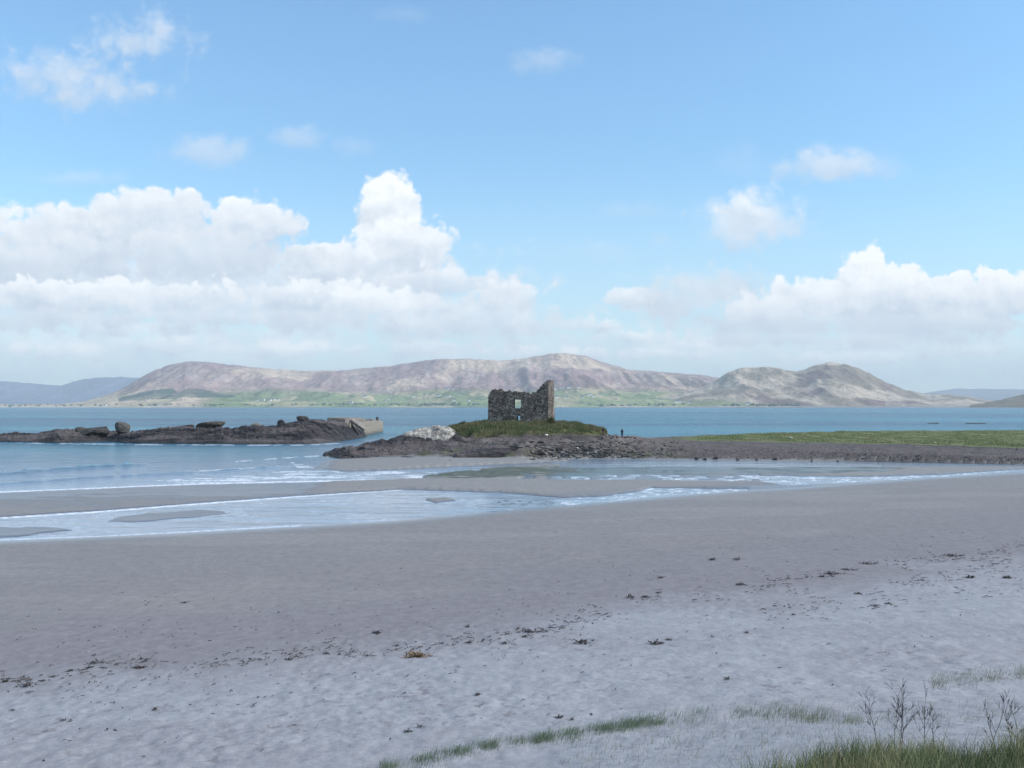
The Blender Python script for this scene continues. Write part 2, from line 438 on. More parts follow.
foam = np.maximum(foam, sf * sstep(.54, .64, fbm(RXg / 30, RYg / .9, 4, 79)) * .8)
foam = np.maximum(foam, sstep(.58, .68, tex) * (RXg > 560) * (RYg > 470) * .8)
for pts in ([(230, 462), (300, 457), (318, 456)], [(300, 472), (345, 471)], [(180, 472), (280, 466.5)], [(280, 478), (380, 474.5)], [(400, 476), (430, 474)]):
    foam = np.maximum(foam, line_mask(pts, .5) * sstep(.35, .55, tex) * .8)
# surf along the reef foot
foam = np.maximum(foam, line_mask([(0, 443), (60, 443.5), (130, 444.5), (250, 445.2), (310, 445), (345, 443)], .6) * sstep(.4, .6, tex) * .7)
FO = rsamp(foam, WP, wy) * (WD < 262)
WZ = np.zeros(WP.shape)
def ridge(pts, wdt, hgt):
    p_ = np.array(pts, float); yy = np.interp(WP, p_[:, 0], p_[:, 1])
    e = sstep(p_[0, 0], p_[0, 0] + 20, WP) * (1 - sstep(p_[-1, 0] - 30, p_[-1, 0], WP))
    yy = yy + (fbm(WP / 15, WP * 0, 3, 81) - .5) * .8
    return np.exp(-((wy - yy) / wdt) ** 2) * hgt * e * (.4 + 1.2 * fbm(WP / 9, WP * 0, 2, 82))
RG = ridge([(-120, 478), (0, 474.5), (60, 470), (100, 467.5), (157, 464)], .55, .42)
RG += ridge([(-60, 486), (0, 484.6), (60, 480.5), (150, 475), (215, 472.5), (300, 465)], .45, .24)
WZ += RG
WZ += (1 - calm) * (WD < 290) * (fbm(WX / 5, WD / 1.7, 3, 83) - .5) * .12
m, t, b = material('sea_water')
cal = t.add('ShaderNodeAttribute', attribute_name='calm').outputs['Fac']
fo = t.add('ShaderNodeAttribute', attribute_name='foam').outputs['Fac']
p = t.add('ShaderNodeNewGeometry').outputs['Position']
big = t.noise(t.scale(p, (.0008, .0045, 1)), 1., 4, .6)
big2 = t.noise(t.scale(p, (.006, .05, 1)), 1., 5, .6)
sep = t.add('ShaderNodeSeparateXYZ'); t.put(sep.inputs[0], p)
deep = t.mix(t.mr(big, .4, .6), (.004, .06, .12, 1), (.008, .185, .235, 1))
deep = t.mix(t.mr(big2, .4, .7, 0, .5), deep, (.006, .055, .15, 1))
shal = t.mix(t.mr(big2, .3, .7), (.20, .26, .33, 1), (.28, .33, .39, 1))
base = t.mix(cal, deep, shal)
fm = t.m('MULTIPLY', fo, t.mr(t.noise(t.scale(p, (1.2, .8, 1)), 1.5, 5, .7), .35, .55), clamp=True)
base = t.mix(fm, base, (.82, .84, .86, 1))
t.put(b.inputs['Base Color'], base)
t.put(b.inputs['Roughness'], t.m('ADD', t.mr(cal, 0, 1, .22, .12), t.m('MULTIPLY', fm, .5)))
b.inputs['IOR'].default_value = 1.33; t.put(b.inputs['Specular IOR Level'], t.mr(cal, 0, 1, .32, .5))
w1 = t.noise(t.scale(p, (.35, .8, 1)), 1.0, 5, .6); w2 = t.noise(t.scale(p, (.11, .33, 1)), 1.0, 3, .5); w3 = t.noise(p, 5, 3, .5)
h = t.m('ADD', t.m('MULTIPLY', w1, .55), t.m('ADD', t.m('MULTIPLY', w2, 1.5), t.m('MULTIPLY', w3, .025)))
amp = t.m('MULTIPLY', t.mr(cal, 0, 1, 1.5, .13), t.mr(big, .4, .6, 1.3, .6))
bn = t.add('ShaderNodeBump'); bn.inputs['Strength'].default_value = 1; bn.inputs['Distance'].default_value = 1
t.put(bn.inputs['Height'], t.m('MULTIPLY', h, amp)); t.put(b.inputs['Normal'], bn.outputs[0])
wm = np_mesh('sea', np.stack([WX, WD, WZ], -1).reshape(-1, 3), grid_quads(*WP.shape), True, floats={'calm': calm, 'foam': FO})
tag(new_obj('sea', wm, m), kind='structure')

# ================================================================== HILLS
hill_mat, t, b = material('hillside')
a = t.add('ShaderNodeAttribute', attribute_name='col').outputs['Color']
p = t.add('ShaderNodeNewGeometry').outputs['Position']
k = t.m('MULTIPLY', t.mr(t.noise(p, .009, 8, .75), .3, .7, .72, 1.28), t.mr(t.noise(t.scale(p, (1, .4, .35)), .03, 7, .7), .3, .7, .82, 1.18))
cx = t.add('ShaderNodeCombineXYZ')
for i in range(3): t.put(cx.inputs[i], k)
t.put(b.inputs['Base Color'], t.vm('MULTIPLY', a, cx.outputs[0])); b.inputs['Roughness'].default_value = 1; b.inputs['Specular IOR Level'].default_value = .05
bn = t.add('ShaderNodeBump'); bn.inputs['Strength'].default_value = 1; bn.inputs['Distance'].default_value = 45
t.put(bn.inputs['Height'], t.noise(t.scale(p, (1, 1, .4)), .013, 7, .65)); t.put(b.inputs['Normal'], bn.outputs[0])
HILLS = []
def hill(name, prof, D0, D1, step=1.6, nr=130, s0=.2, tk=.35, seed=0, rel=.16, colf=None, noise=1.0):
    pr = np.array(prof, float)
    xs = np.arange(pr[0, 0], pr[-1, 0] + .1, step)
    tt = np.concatenate([np.linspace(-.004, 1, nr), np.linspace(1.03, 1.8, 14)])
    P, T = np.meshgrid(xs, tt); Dd = D0 + (D1 - D0) * T
    ysm = np.interp(xs, pr[:, 0], pr[:, 1]); 
    ysm = ysm + (fbm(xs / 6, xs * 0, 4, seed + 5) - .5) * 1.3 * noise
    H = np.maximum((HOR - ysm) * D1 / F + EYE, 1)[None, :]
    X = (P - 512) / F * D1 * (Dd / D1) ** .5 * 1.0
    X = (P - 512) / F * Dd
    tc = np.clip(T, 0, 1)
    hump = np.interp(tc, [0, .06, tk, tk + (1 - tk) * .35, tk + (1 - tk) * .75, 1], [0, .03, s0, s0 + (1 - s0) * .33, s0 + (1 - s0) * .86, 1])
    back = np.clip(1 - np.clip(T - 1, 0, 1) * 1.1, 0, 1)
    Z = H * hump * back
    env = np.clip(tc, 0, 1) * np.clip(1.02 - tc, 0, 1) * 4
    g = fbm(X / 700 + Dd / 3000, Dd / 1500, 6, seed, ridged=True) - .55
    g2 = fbm(X / 260, Dd / 900, 5, seed + 20, ridged=True) - .55
    Z += H * rel * env * (g * 1.5 + g2 * 1.3)
    Z = np.where(T < 0, -8, np.maximum(Z, np.where(T > .0, 2.0, 0)))
    # nothing in front may rise above the traced skyline
    lim = EYE + (HOR - (ysm[None, :] + .4)) * Dd / F
    Z = np.where(T < .97, np.minimum(Z, lim), Z)
    c = colf(P, T, X, Dd, Z, H)
    me = np_mesh(name, np.stack([X, Dd, Z], -1).reshape(-1, 3), grid_quads(*P.shape), True, c.reshape(-1, 3))
    o = tag(new_obj(name, me, hill_mat), kind='structure')
    HILLS.append((xs, Dd[:, 0], Z))
    return o
mauve = np.array([.32, .225, .225]); tan = np.array([.56, .45, .35]); green = np.array([.22, .29, .15]); dgreen = np.array([.045, .08, .07]); straw = np.array([.42, .38, .24]); hb = np.array([.17, .115, .125])
def ys_top(P): return np.interp(P, [605, 630, 660, 700, 725], [363, 370, 372, 375, 378.5])
def c_main(P, T, X, D, Z, H):
    y = HOR - (Z - EYE) * F / D
    n = fbm(X / 900, D / 900, 5, 101); n_ = fbm(X / 250, D / 400, 5, 102)
    c = mixc(mauve, tan, sstep(.42, .66, n * .6 + n_ * .4))
    c = mixc(c, hb, sstep(.56, .7, fbm(X / 600, D / 900, 4, 103)) * .7)
    # scree and gullies
    c = mixc(c, np.array([.46, .42, .38]), sstep(.66, .8, fbm(X / 70, D / 800, 4, 104, ridged=True)) * .35 * sstep(90, 200, Z))
    cl = sstep(612, 630, P) * (1 - sstep(735, 750, P)) * sstep(-16, -9, ys_top(P) - y) * (1 - sstep(-5, -2, ys_top(P) - y))
    c = mixc(c, np.array([.10, .085, .095]), cl * sstep(.5, .66, fbm(X / 45, D / 2500, 3, 108, ridged=True)) * .8)
    lowl = 1 - sstep(60, 135, Z + (n - .5) * 130)
    wd_, cid = worley(X / 170, D / 260, 105)
    fld = mixc(green, straw, sstep(.45, .9, cid)); fld = mixc(fld, green * .65, (cid < .2) * .6)
    gl = sstep(.30, .5, fbm(X / 1800, X * 0, 3, 106) + np.interp(P, [0, 150, 260, 500, 620, 700], [-.35, -.25, .2, .25, .25, -.05]))
    fld = mixc(mixc(tan, straw, cid), fld, gl)
    c = mixc(c, fld, lowl)
    hedge = sstep(.62, .75, wd_) * lowl; c = mixc(c, dgreen * 1.5, hedge * .35)
    wood = ((y > np.interp(P, [118, 150, 172, 178], [398, 390.5, 388, 392]) ) & (y < np.interp(P, [118, 150, 175], [402, 399, 399])) & (P > 118) & (P < 178)) | \
           ((y > np.interp(P, [176, 190, 200, 236], [394, 388.5, 388.5, 396])) & (y < 397.6) & (P > 176) & (P < 236))
    c = mixc(c, dgreen * 1.25, wood * (.55 + .45 * sstep(.35, .55, n_)))  # darker blue-green patches low on the left-hand slope
    shore = 1 - sstep(3, 9, Z); c = mixc(c, np.array([.50, .46, .40]), shore * sstep(.35, .5, fbm(X / 300, X * 0, 3, 107)))
    return c
def c_right(P, T, X, D, Z, H):
    n = fbm(X / 500, D / 500, 5, 111); n_ = fbm(X / 130, D / 200, 5, 112)
    c = mixc(np.array([.24, .205, .165]), np.array([.52, .44, .35]), sstep(.4, .62, n * .5 + n_ * .5))
    c = mixc(c, np.array([.15, .10, .11]), sstep(.55, .7, fbm(X / 300, D / 400, 5, 113)) * .8)
    c = mixc(c, green * .8, (1 - sstep(20, 70, Z)) * sstep(.45, .6, n) * (P < 860) * .9)
    c = mixc(c, np.array([.46, .42, .36]), (P > 885) * sstep(.4, .6, n_) * .6)
    shore = 1 - sstep(2, 12, Z); c = mixc(c, np.array([.33, .29, .26]), shore)
    return c
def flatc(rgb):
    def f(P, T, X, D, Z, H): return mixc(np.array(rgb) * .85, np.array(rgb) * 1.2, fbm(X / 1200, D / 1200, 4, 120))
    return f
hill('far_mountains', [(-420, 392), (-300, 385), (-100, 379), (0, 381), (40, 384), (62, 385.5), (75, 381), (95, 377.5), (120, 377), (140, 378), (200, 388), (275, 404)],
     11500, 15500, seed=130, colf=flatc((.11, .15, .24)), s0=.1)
hill('hills', [(-420, 404), (-100, 404.8), (60, 404.2), (85, 401), (100, 397), (118, 391), (130, 384), (145, 374.5), (165, 366.5), (178, 363), (187, 361.3), (200, 362), (215, 363.2), (250, 367),
               (300, 370.5), (345, 370.2), (380, 367), (420, 361.5), (445, 358.6), (470, 359.2), (500, 361), (530, 358), (550, 354.5), (567, 353), (585, 356),
               (605, 363), (630, 370), (660, 372), (700, 375), (725, 378.5), (745, 385), (790, 397), (850, 404.5)],
     5500, 8600, nr=170, seed=140, colf=c_main, rel=.17)
hill('right_hills', [(600, 405), (640, 402), (670, 396), (700, 388.5), (715, 381), (727, 373), (738, 368.5), (750, 366.8), (770, 367), (785, 369.5), (797, 371.5), (806, 369), (815, 365), (830, 361.8), (845, 364),
                     (865, 371.5), (885, 381.5), (905, 389.5), (925, 394), (945, 394.2), (965, 396.5), (990, 400), (1020, 404.5)],
     5450, 6900, nr=150, seed=150, colf=c_right, s0=.26, tk=.3, rel=.2, noise=1.3)
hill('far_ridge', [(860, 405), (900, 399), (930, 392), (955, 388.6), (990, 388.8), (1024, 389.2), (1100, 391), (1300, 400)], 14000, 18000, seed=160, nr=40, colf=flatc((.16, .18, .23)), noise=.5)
hill('headland', [(970, 405), (985, 402.5), (1000, 400), (1015, 396.5), (1030, 393), (1080, 388), (1200, 392), (1400, 402)], 4700, 5300, seed=170, nr=70,
     colf=lambda P, T, X, D, Z, H: mixc(np.array([.11, .10, .08]), np.array([.24, .21, .16]), fbm(X / 100, D / 100, 5, 121)), rel=.2)

def hill_at(px, py):
    xs, ds, Z = HILLS[1] if px < 720 else HILLS[2]
    j = int(np.clip(np.searchsorted(xs, px), 0, len(xs) - 1)); yy = HOR - (Z[:, j] - EYE) * F / ds
    k = np.where(yy <= py)[0]; k = k[k > 1]; i = k[0] if len(k) else 5
    return Vector((X_of(px, ds[i]), ds[i], Z[i, j]))

# ------------------------------------------------------------------ houses across the bay
white = simple_mat('white_render', (.9, .9, .88), .8, .02, .5)
slate = simple_mat('slate_roof', (.10, .105, .12), .7, .2, 1)
glassm = simple_mat('window_glass', (.05, .06, .07), .2, .1, 1, spec=.5)
def box_mesh(name, boxes, bev=0):
    bm = bmesh.new()
    for (x0, x1, y0, y1, z0, z1) in boxes:
        mt = Matrix.Translation(((x0 + x1) / 2, (y0 + y1) / 2, (z0 + z1) / 2)) @ Matrix.Diagonal((x1 - x0, y1 - y0, z1 - z0, 1))
        bmesh.ops.create_cube(bm, size=1, matrix=mt)
    if bev: bmesh.ops.bevel(bm, geom=bm.edges[:], offset=bev, segments=2, affect='EDGES')
    me = bpy.data.meshes.new(name); bm.to_mesh(me); bm.free(); return me
def make_house():
    e = new_obj('white_house', None)
    L, W, H, RH = 8.5, 4.2, 4.6, 3.2
    bm = bmesh.new()
    v = [bm.verts.new(q) for q in [(-L, -W, -3), (L, -W, -3), (L, W, -3), (-L, W, -3), (-L, -W, H), (L, -W, H), (L, W, H), (-L, W, H), (-L, 0, H + RH - .1), (L, 0, H + RH - .1)]]
    for f in [(0, 1, 5, 4), (2, 3, 7, 6), (1, 2, 6, 9, 5), (3, 0, 4, 8, 7)]: bm.faces.new([v[i] for i in f])
    me = bpy.data.meshes.new('wall'); bm.to_mesh(me); bm.free(); new_obj('wall', me, white, e)
    bm = bmesh.new(); o = .4
    pr = [(-W - o, H - .3), (0, H + RH), (W + o, H - .3), (W + o, H - .05), (0, H + RH + .3), (-W - o, H - .05)]
    A = [bm.verts.new((-L - .3, y, z)) for y, z in pr]; B = [bm.verts.new((L + .3, y, z)) for y, z in pr]
    for i in range(6): bm.faces.new([A[i], A[(i + 1) % 6], B[(i + 1) % 6], B[i]])
    for q in (A, B):
        bm.faces.new([q[0], q[1], q[4], q[5]]); bm.faces.new([q[1], q[2], q[3], q[4]])
    bmesh.ops.recalc_face_normals(bm, faces=bm.faces[:])
    me = bpy.data.meshes.new('roof'); bm.to_mesh(me); bm.free(); new_obj('roof', me, slate, e)
    new_obj('chimney', box_mesh('chimney', [(-7.6, -6.4, -.6, .6, 6.5, 9.4)]), white, e)
    for x in (-5.4, 0, 5.4):
        new_obj('window', box_mesh('window', [(x - .7, x + .7, -W - .06, -W + .2, 1.2, 2.9)]), glassm, e)
    return e
house0 = make_house()
def copy_tree(o, parent=None):
    c = o.copy(); C.objects.link(c)
    if parent is not None: c.parent = parent
    for ch in [x for x in o.children]:
        copy_tree(ch, c)
    return c
ordw = ['first', 'second', 'third', 'fourth', 'fifth', 'sixth', 'seventh', 'eighth', 'ninth', 'tenth', 'eleventh', 'twelfth', 'thirteenth', 'fourteenth', 'fifteenth', 'sixteenth', 'seventeenth', 'eighteenth', 'nineteenth', 'twentieth']
hs = {
 'low by the water, far left shore': [(105, 405.6), (148, 400.7)],
 'in the green fields behind the reef': [(257, 401), (263, 400.6), (269.5, 400.8), (273.7, 400.4), (277, 401)],
 'on the lower slope left of the ruin': [(351, 403), (365, 397.5), (385, 401.6), (388.5, 400.4), (413.6, 397), (425, 396), (438, 396.2), (448, 397), (454, 401), (461, 396), (468, 401.2)],
 'high on the slope left of the ruin': [(391, 392.6), (447, 390), (453.5, 389.5)],
 'high on the slope right of the ruin': [(555, 389.8), (561, 388.6), (569, 388.6), (579, 388.5)],
 'lower on the slope right of the ruin': [(557, 398), (566, 398.2), (582, 398), (586.6, 396), (590, 395), (593.5, 397), (600, 396)],
 'near the shore between the two mountains': [(660, 400.6), (677, 403), (680.5, 402.4), (688, 401.8), (690, 403.6), (698, 401.6), (748, 404.4)],
}
first = True
for where, pts in hs.items():
    for i, (px, py) in enumerate(pts):
        h = house0 if first else copy_tree(house0)
        first = False
        q = hill_at(px, py); h.location = (q.x, q.y, q.z + .5)
        h.rotation_euler = (0, 0, rnd.uniform(-.3, .3)); s = rnd.uniform(1.1, 1.6); h.scale = (s, s, s)
        tag(h, '%s white house from the left %s' % (ordw[i], where), 'house', 'white houses across the bay')
# woods along the far shore
wv = []; wf = []; wc = []
def ico(sub=1):
    bm = bmesh.new(); bmesh.ops.create_icosphere(bm, subdivisions=sub, radius=1)
    v = np.array([x.co[:] for x in bm.verts]); f = np.array([[y.index for y in x.verts] for x in bm.faces]); bm.free(); return v, f
iv, if_ = ico(2); n0 = 0
for k in range(300):
    z_ = rnd.choice([(5, 85, 404.5, 406.3), (425, 460, 403.8, 406), (330, 480, 404, 406), (590, 740, 404.5, 406.3), (95, 330, 404.6, 406), (750, 800, 404.8, 406)])
    q = hill_at(rnd.uniform(z_[0], z_[1]), rnd.uniform(z_[2], z_[3]))
    r_ = rnd.uniform(3, 6)
    v = iv * np.array([r_ * 1.6, r_, r_]) * (.8 + .4 * rng.random((len(iv), 1))) + np.array([q.x, q.y, q.z + r_ * .5])
    wv.append(v); wf.append(if_ + n0); n0 += len(v); wc.append(np.tile(dgreen * rnd.uniform(1.1, 2.4), (len(v), 1)))
tag(new_obj('far_woods', np_mesh('far_woods', np.concatenate(wv), np.concatenate(wf), True, np.concatenate(wc)), hill_mat),
    'dark green woods and hedges along the far shore of the bay', 'woods', kind='stuff')

# ================================================================== ROCKS
def rock_mat(name, scale=1.0):
    m, t, b = material(name)
    a = t.add('ShaderNodeAttribute', attribute_name='col').outputs['Color']
    p = t.add('ShaderNodeNewGeometry').outputs['Position']
    q = t.scale(p, (1, 1, 2.4))
    k = t.m('MULTIPLY', t.mr(t.noise(q, 1.3 * scale, 8, .72), .3, .7, .5, 1.55), t.mr(t.noise(p, 5 * scale, 6, .7), .3, .7, .75, 1.25))
    cx = t.add('ShaderNodeCombineXYZ')
    for i in range(3): t.put(cx.inputs[i], k)
    t.put(b.inputs['Base Color'], t.vm('MULTIPLY', a, cx.outputs[0])); b.inputs['Roughness'].default_value = .8; b.inputs['Specular IOR Level'].default_value = .35
    vr = t.voro(t.scale(p, (.7, .7, 1.6)), 1.1 * scale)
    bn = t.add('ShaderNodeBump'); bn.inputs['Strength'].default_value = 1; bn.inputs['Distance'].default_value = .55 / scale
    t.put(bn.inputs['Height'], t.m('ADD', t.noise(q, 1.5 * scale, 8, .7), t.m('MULTIPLY', vr.outputs['Distance'], .6))); t.put(b.inputs['Normal'], bn.outputs[0])
    return m
rockm = rock_mat('dark_rock')
def ridge_rock(name, base, top, depth, step=.5, nr=60, seed=0, rough=.5, zb=-.5, colf=None, back=10, sharp=.62, jag=1.0):
    """one long outcrop: foot traced at the waterline, crest at its own distance behind"""
    B = np.array(base, float); Tp = np.array(top, float)
    xs = np.arange(B[0, 0], B[-1, 0] + .01, step)
    yb = np.interp(xs, B[:, 0], B[:, 1]); zb_ = np.interp(xs, B[:, 0], B[:, 2]) if B.shape[1] > 2 else np.zeros(len(xs))
    Db = (EYE - zb_) * F / (yb - HOR)
    kk = 2 * int(min(18, (xs[-1] - xs[0]) * .25) / step / 2) + 1; Db = np.convolve(np.pad(Db, kk // 2, mode='edge'), np.ones(kk) / kk, 'valid')
    yt = np.interp(xs, Tp[:, 0], Tp[:, 1]) + (fbm(xs / 3.5, xs * 0, 4, seed + 3) - .5) * 2.6 * jag
    dp = np.interp(xs, [xs[0], xs[0] + 8, xs[-1] - 8, xs[-1]], [2, depth, depth, 3])
    Dc = Db + dp; zc = EYE - (yt - HOR) * Dc / F
    zc = np.maximum(zc, zb_ + .1)
    tt = np.concatenate([np.linspace(-.08, 1, nr), np.linspace(1.05, 2, 20)])
    P, T = np.meshgrid(xs, tt)
    Dd = np.where(T <= 1, Db + dp * T, Dc + (T - 1) * back)
    X = (P - 512) / F * Dd
    s = np.where(T <= 1, np.clip(T, 0, 1) ** sharp, np.clip(1 - (T - 1) * 1.25, -.3, 1))
    Z = zb_ + (zc - zb_) * s
    env = np.clip(T * 6, 0, 1) * np.clip((1 - T) * 5, 0, 1) * (T < 1)
    st = fbm((X + Dd * .5) / 4, (Dd - X * .3) / 1.4, 5, seed, ridged=True) - .55
    wd, ci = worley((X + Dd * .3) / 2.6, Dd / 2.0, seed + 4)
    Z = Z + env * rough * (st * 1.8 + (ci - .5) * .9)
    Z = np.where(T < 0, zb_ + zb, Z); Z[-1, :] = zb_.min() - 1; 
    edge = np.minimum((P - xs[0]) / 5, (xs[-1] - P) / 5); Z = np.where(edge < 1, zb_ + zb + (Z - zb_ - zb) * np.clip(edge, 0, 1), Z)
    Yp = HOR + (EYE - Z) * F / Dd
    c = colf(P, T, X, Dd, Z, Yp)
    me = np_mesh(name, np.stack([X, Dd, Z], -1).reshape(-1, 3), grid_quads(*P.shape), False, c.reshape(-1, 3))
    return new_obj(name, me, rockm)
def darkc(P, T, X, D, Z, Y, lo=(.015, .014, .018), hi=(.066, .057, .058)):
    n = fbm(X / 2.2, D / 1.3 + Z * 1.2, 5, 201); c = mixc(np.array(lo), np.array(hi), sstep(.35, .72, n))
    big = sstep(.48, .62, fbm(X / 14, Z / 1.5 + D / 20, 4, 202)); c = mixc(c, np.array([.155, .13, .13]), big * .55)
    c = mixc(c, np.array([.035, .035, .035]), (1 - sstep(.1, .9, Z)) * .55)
    return c
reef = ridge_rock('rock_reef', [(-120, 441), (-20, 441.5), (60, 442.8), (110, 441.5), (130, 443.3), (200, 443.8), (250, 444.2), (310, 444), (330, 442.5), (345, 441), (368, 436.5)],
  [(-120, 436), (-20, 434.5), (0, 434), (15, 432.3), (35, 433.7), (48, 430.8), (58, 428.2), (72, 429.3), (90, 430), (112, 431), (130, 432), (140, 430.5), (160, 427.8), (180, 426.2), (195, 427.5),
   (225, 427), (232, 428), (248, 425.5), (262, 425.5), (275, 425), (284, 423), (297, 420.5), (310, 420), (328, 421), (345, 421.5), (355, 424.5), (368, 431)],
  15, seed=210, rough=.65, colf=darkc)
tag(reef, 'long dark rock reef in the water on the left, running out to the concrete pier', 'rock reef')
def outc(P, T, X, D, Z, Y):
    c = darkc(P, T, X, D, Z, Y, (.014, .013, .017), (.06, .053, .056))
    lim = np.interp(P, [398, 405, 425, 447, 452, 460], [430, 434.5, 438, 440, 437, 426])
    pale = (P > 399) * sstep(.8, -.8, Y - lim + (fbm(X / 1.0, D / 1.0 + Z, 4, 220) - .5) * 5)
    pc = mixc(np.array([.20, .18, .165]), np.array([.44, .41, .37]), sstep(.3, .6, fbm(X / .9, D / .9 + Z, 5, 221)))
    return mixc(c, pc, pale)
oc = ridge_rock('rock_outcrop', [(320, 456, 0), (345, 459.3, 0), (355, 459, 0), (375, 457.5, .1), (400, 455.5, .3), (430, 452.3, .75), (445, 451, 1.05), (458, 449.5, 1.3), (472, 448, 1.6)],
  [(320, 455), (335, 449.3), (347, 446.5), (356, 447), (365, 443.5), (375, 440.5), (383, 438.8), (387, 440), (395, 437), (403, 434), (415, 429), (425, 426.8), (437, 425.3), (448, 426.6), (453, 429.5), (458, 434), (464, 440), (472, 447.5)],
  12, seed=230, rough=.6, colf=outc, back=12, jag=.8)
tag(oc, 'dark rock outcrop with a pale lichen-covered top, left of the grass mound', 'rock outcrop')
ld = ridge_rock('rock_ledge', [(452, 454.8, .9), (470, 455.3, .8), (490, 454.5, .9), (520, 452, 1.2), (545, 450, 1.5)],
  [(452, 453.5), (462, 451), (475, 448.2), (487, 445.5), (500, 444.6), (520, 445.5), (545, 448)], 5, seed=240, rough=.25, colf=darkc, back=6, jag=.5)
tag(ld, 'low dark ledge of rock at the front edge of the platform below the mound', 'rock ledge')
lr = ridge_rock('rock_ledge', [(396, 457.5, .25), (410, 459, .2), (429, 459.3, .2)], [(396, 456.8), (404, 456), (412, 456.8), (429, 458.4)], 2.2, seed=250, rough=.08, colf=darkc, back=3, jag=.3, nr=20)
tag(lr, 'flat black slab of rock lying alone on the sand before the outcrop', 'rock ledge')
for i, (a0, a1, y_, hh, lb) in enumerate([(924, 943, 423.3, .5, 'short low dark skerry in the sea, left of the longer skerry'),
                                         (962, 990, 423.4, .6, 'longer low dark skerry in the sea beyond the grassy bank')]):
    o = ridge_rock('skerry', [(a0, y_ + .5), (a1, y_ + .5)], [(a0, y_), (a0 + 4, y_ - hh), ((a0 + a1) / 2, y_ - hh * .5), (a1 - 5, y_ - hh), (a1, y_)], 8, seed=260 + i, rough=.2, colf=darkc, back=5, jag=.3, nr=14)
    tag(o, lb, 'skerry', 'skerries off the right-hand bank')

# --- boulders: faceted, each built from a cut-up, noisy lump
def boulder_mesh(name, sx, sy, sz, seed, colr, tilt=0, blocky=.5, sub=3):
    v, f = ico(sub)
    a = np.abs(v) ** (1 - blocky * .55) * np.sign(v); v = a / np.max(np.abs(a), 1, keepdims=True) * (blocky * .55) + v * (1 - blocky * .55)
    rs = np.random.default_rng(seed)
    for _ in range(7):
        n = rs.normal(size=3); n /= np.linalg.norm(n); d = rs.uniform(.55, .85)
        k = v @ n; v = v - np.outer(np.maximum(k - d, 0), n)
    v = v * (1 + (fbm(v[:, 0] * 2 + v[:, 2] * 1.3, v[:, 1] * 2 + seed, 3, seed) - .5)[:, None] * .25)
    v = v * np.array([sx, sy, sz])
    ct, st = math.cos(tilt), math.sin(tilt)
    v = np.stack([v[:, 0] * ct - v[:, 2] * st, v[:, 1], v[:, 0] * st + v[:, 2] * ct], -1)
    c = mixc(np.array(colr) * .6, np.array(colr) * 1.35, fbm(v[:, 0] * 1.4 + 5, v[:, 1] * 1.4 + v[:, 2] * 2, 4, seed + 2))
    return np_mesh(name, v, f, False, c)
def boulder_px(name, x0, x1, y0, y1, D, seed, colr, label, cat='boulder', group=None, tilt=0, blocky=.5, dy=1.0):
    y0 += (y1 - y0) * .12; y1 += 3; tilt *= .6; colr = tuple(c * .5 for c in colr)
    s = D / F; w = (x1 - x0) * s / 2; h = (y1 - y0) * s / 2
    me = boulder_mesh(name, w * 1.08, w * .8 * dy, h * 1.12, seed, colr, tilt, blocky)
    o = new_obj(name, me, rockm, loc=(X_of((x0 + x1) / 2, D), D, Z_of((y0 + y1) / 2, D)))
    return tag(o, label, cat, group)
rg = 'boulders on the reef'
boulder_px('boulder', 113.5, 130, 421.3, 432.5, 252, 1, (.21, .19, .17), 'tilted rounded boulder standing up alone on the left half of the reef', group=rg, tilt=-.35, blocky=.3)
boulder_px('boulder', 84, 112.5, 425.2, 434.5, 252, 2, (.12, .11, .105), 'big squared block of rock on the reef, just left of the tilted boulder', group=rg, tilt=.08, blocky=1)
boulder_px('boulder', 76, 89, 425.8, 432, 254, 3, (.15, .14, .13), 'smaller grey rock leaning on the left end of the big squared block', group=rg)
boulder_px('boulder', 168, 193, 424.3, 429, 253, 4, (.10, .09, .085), 'thin flat slab on the reef, left of the wedge-shaped slab', group=rg, tilt=.06, blocky=.9)
boulder_px('boulder', 197, 226, 421.3, 428.8, 253, 5, (.16, .135, .10), 'wedge-shaped slab with a peaked right end, on the middle of the reef', group=rg, tilt=.14, blocky=.7)
boulder_px('boulder', 247, 262, 422.3, 430, 252, 6, (.36, .34, .30), 'pale grey and white rock on the reef crest, right of the wedge-shaped slab', group=rg)
boulder_px('boulder', 277, 285, 419.6, 426, 253, 7, (.08, .075, .075), 'small pointed dark rock between the pale rock and the high boulder', group=rg, tilt=.5)
boulder_px('boulder', 296.5, 309, 415.6, 422.5, 254, 8, (.13, .115, .105), 'boulder on the highest point of the reef, left of the pier', group=rg, tilt=-.1, blocky=.8)
boulder_px('boulder', 306, 327, 418.8, 424, 256, 9, (.12, .11, .10), 'low rock running from the highest boulder towards the pier', group=rg, tilt=-.08)
tag(boulder_px('boulder', 347, 351, 436.5, 440, 262, 10, (.10, .09, .085), 'small dark rock at the waterline below the pier slab'), group=rg)

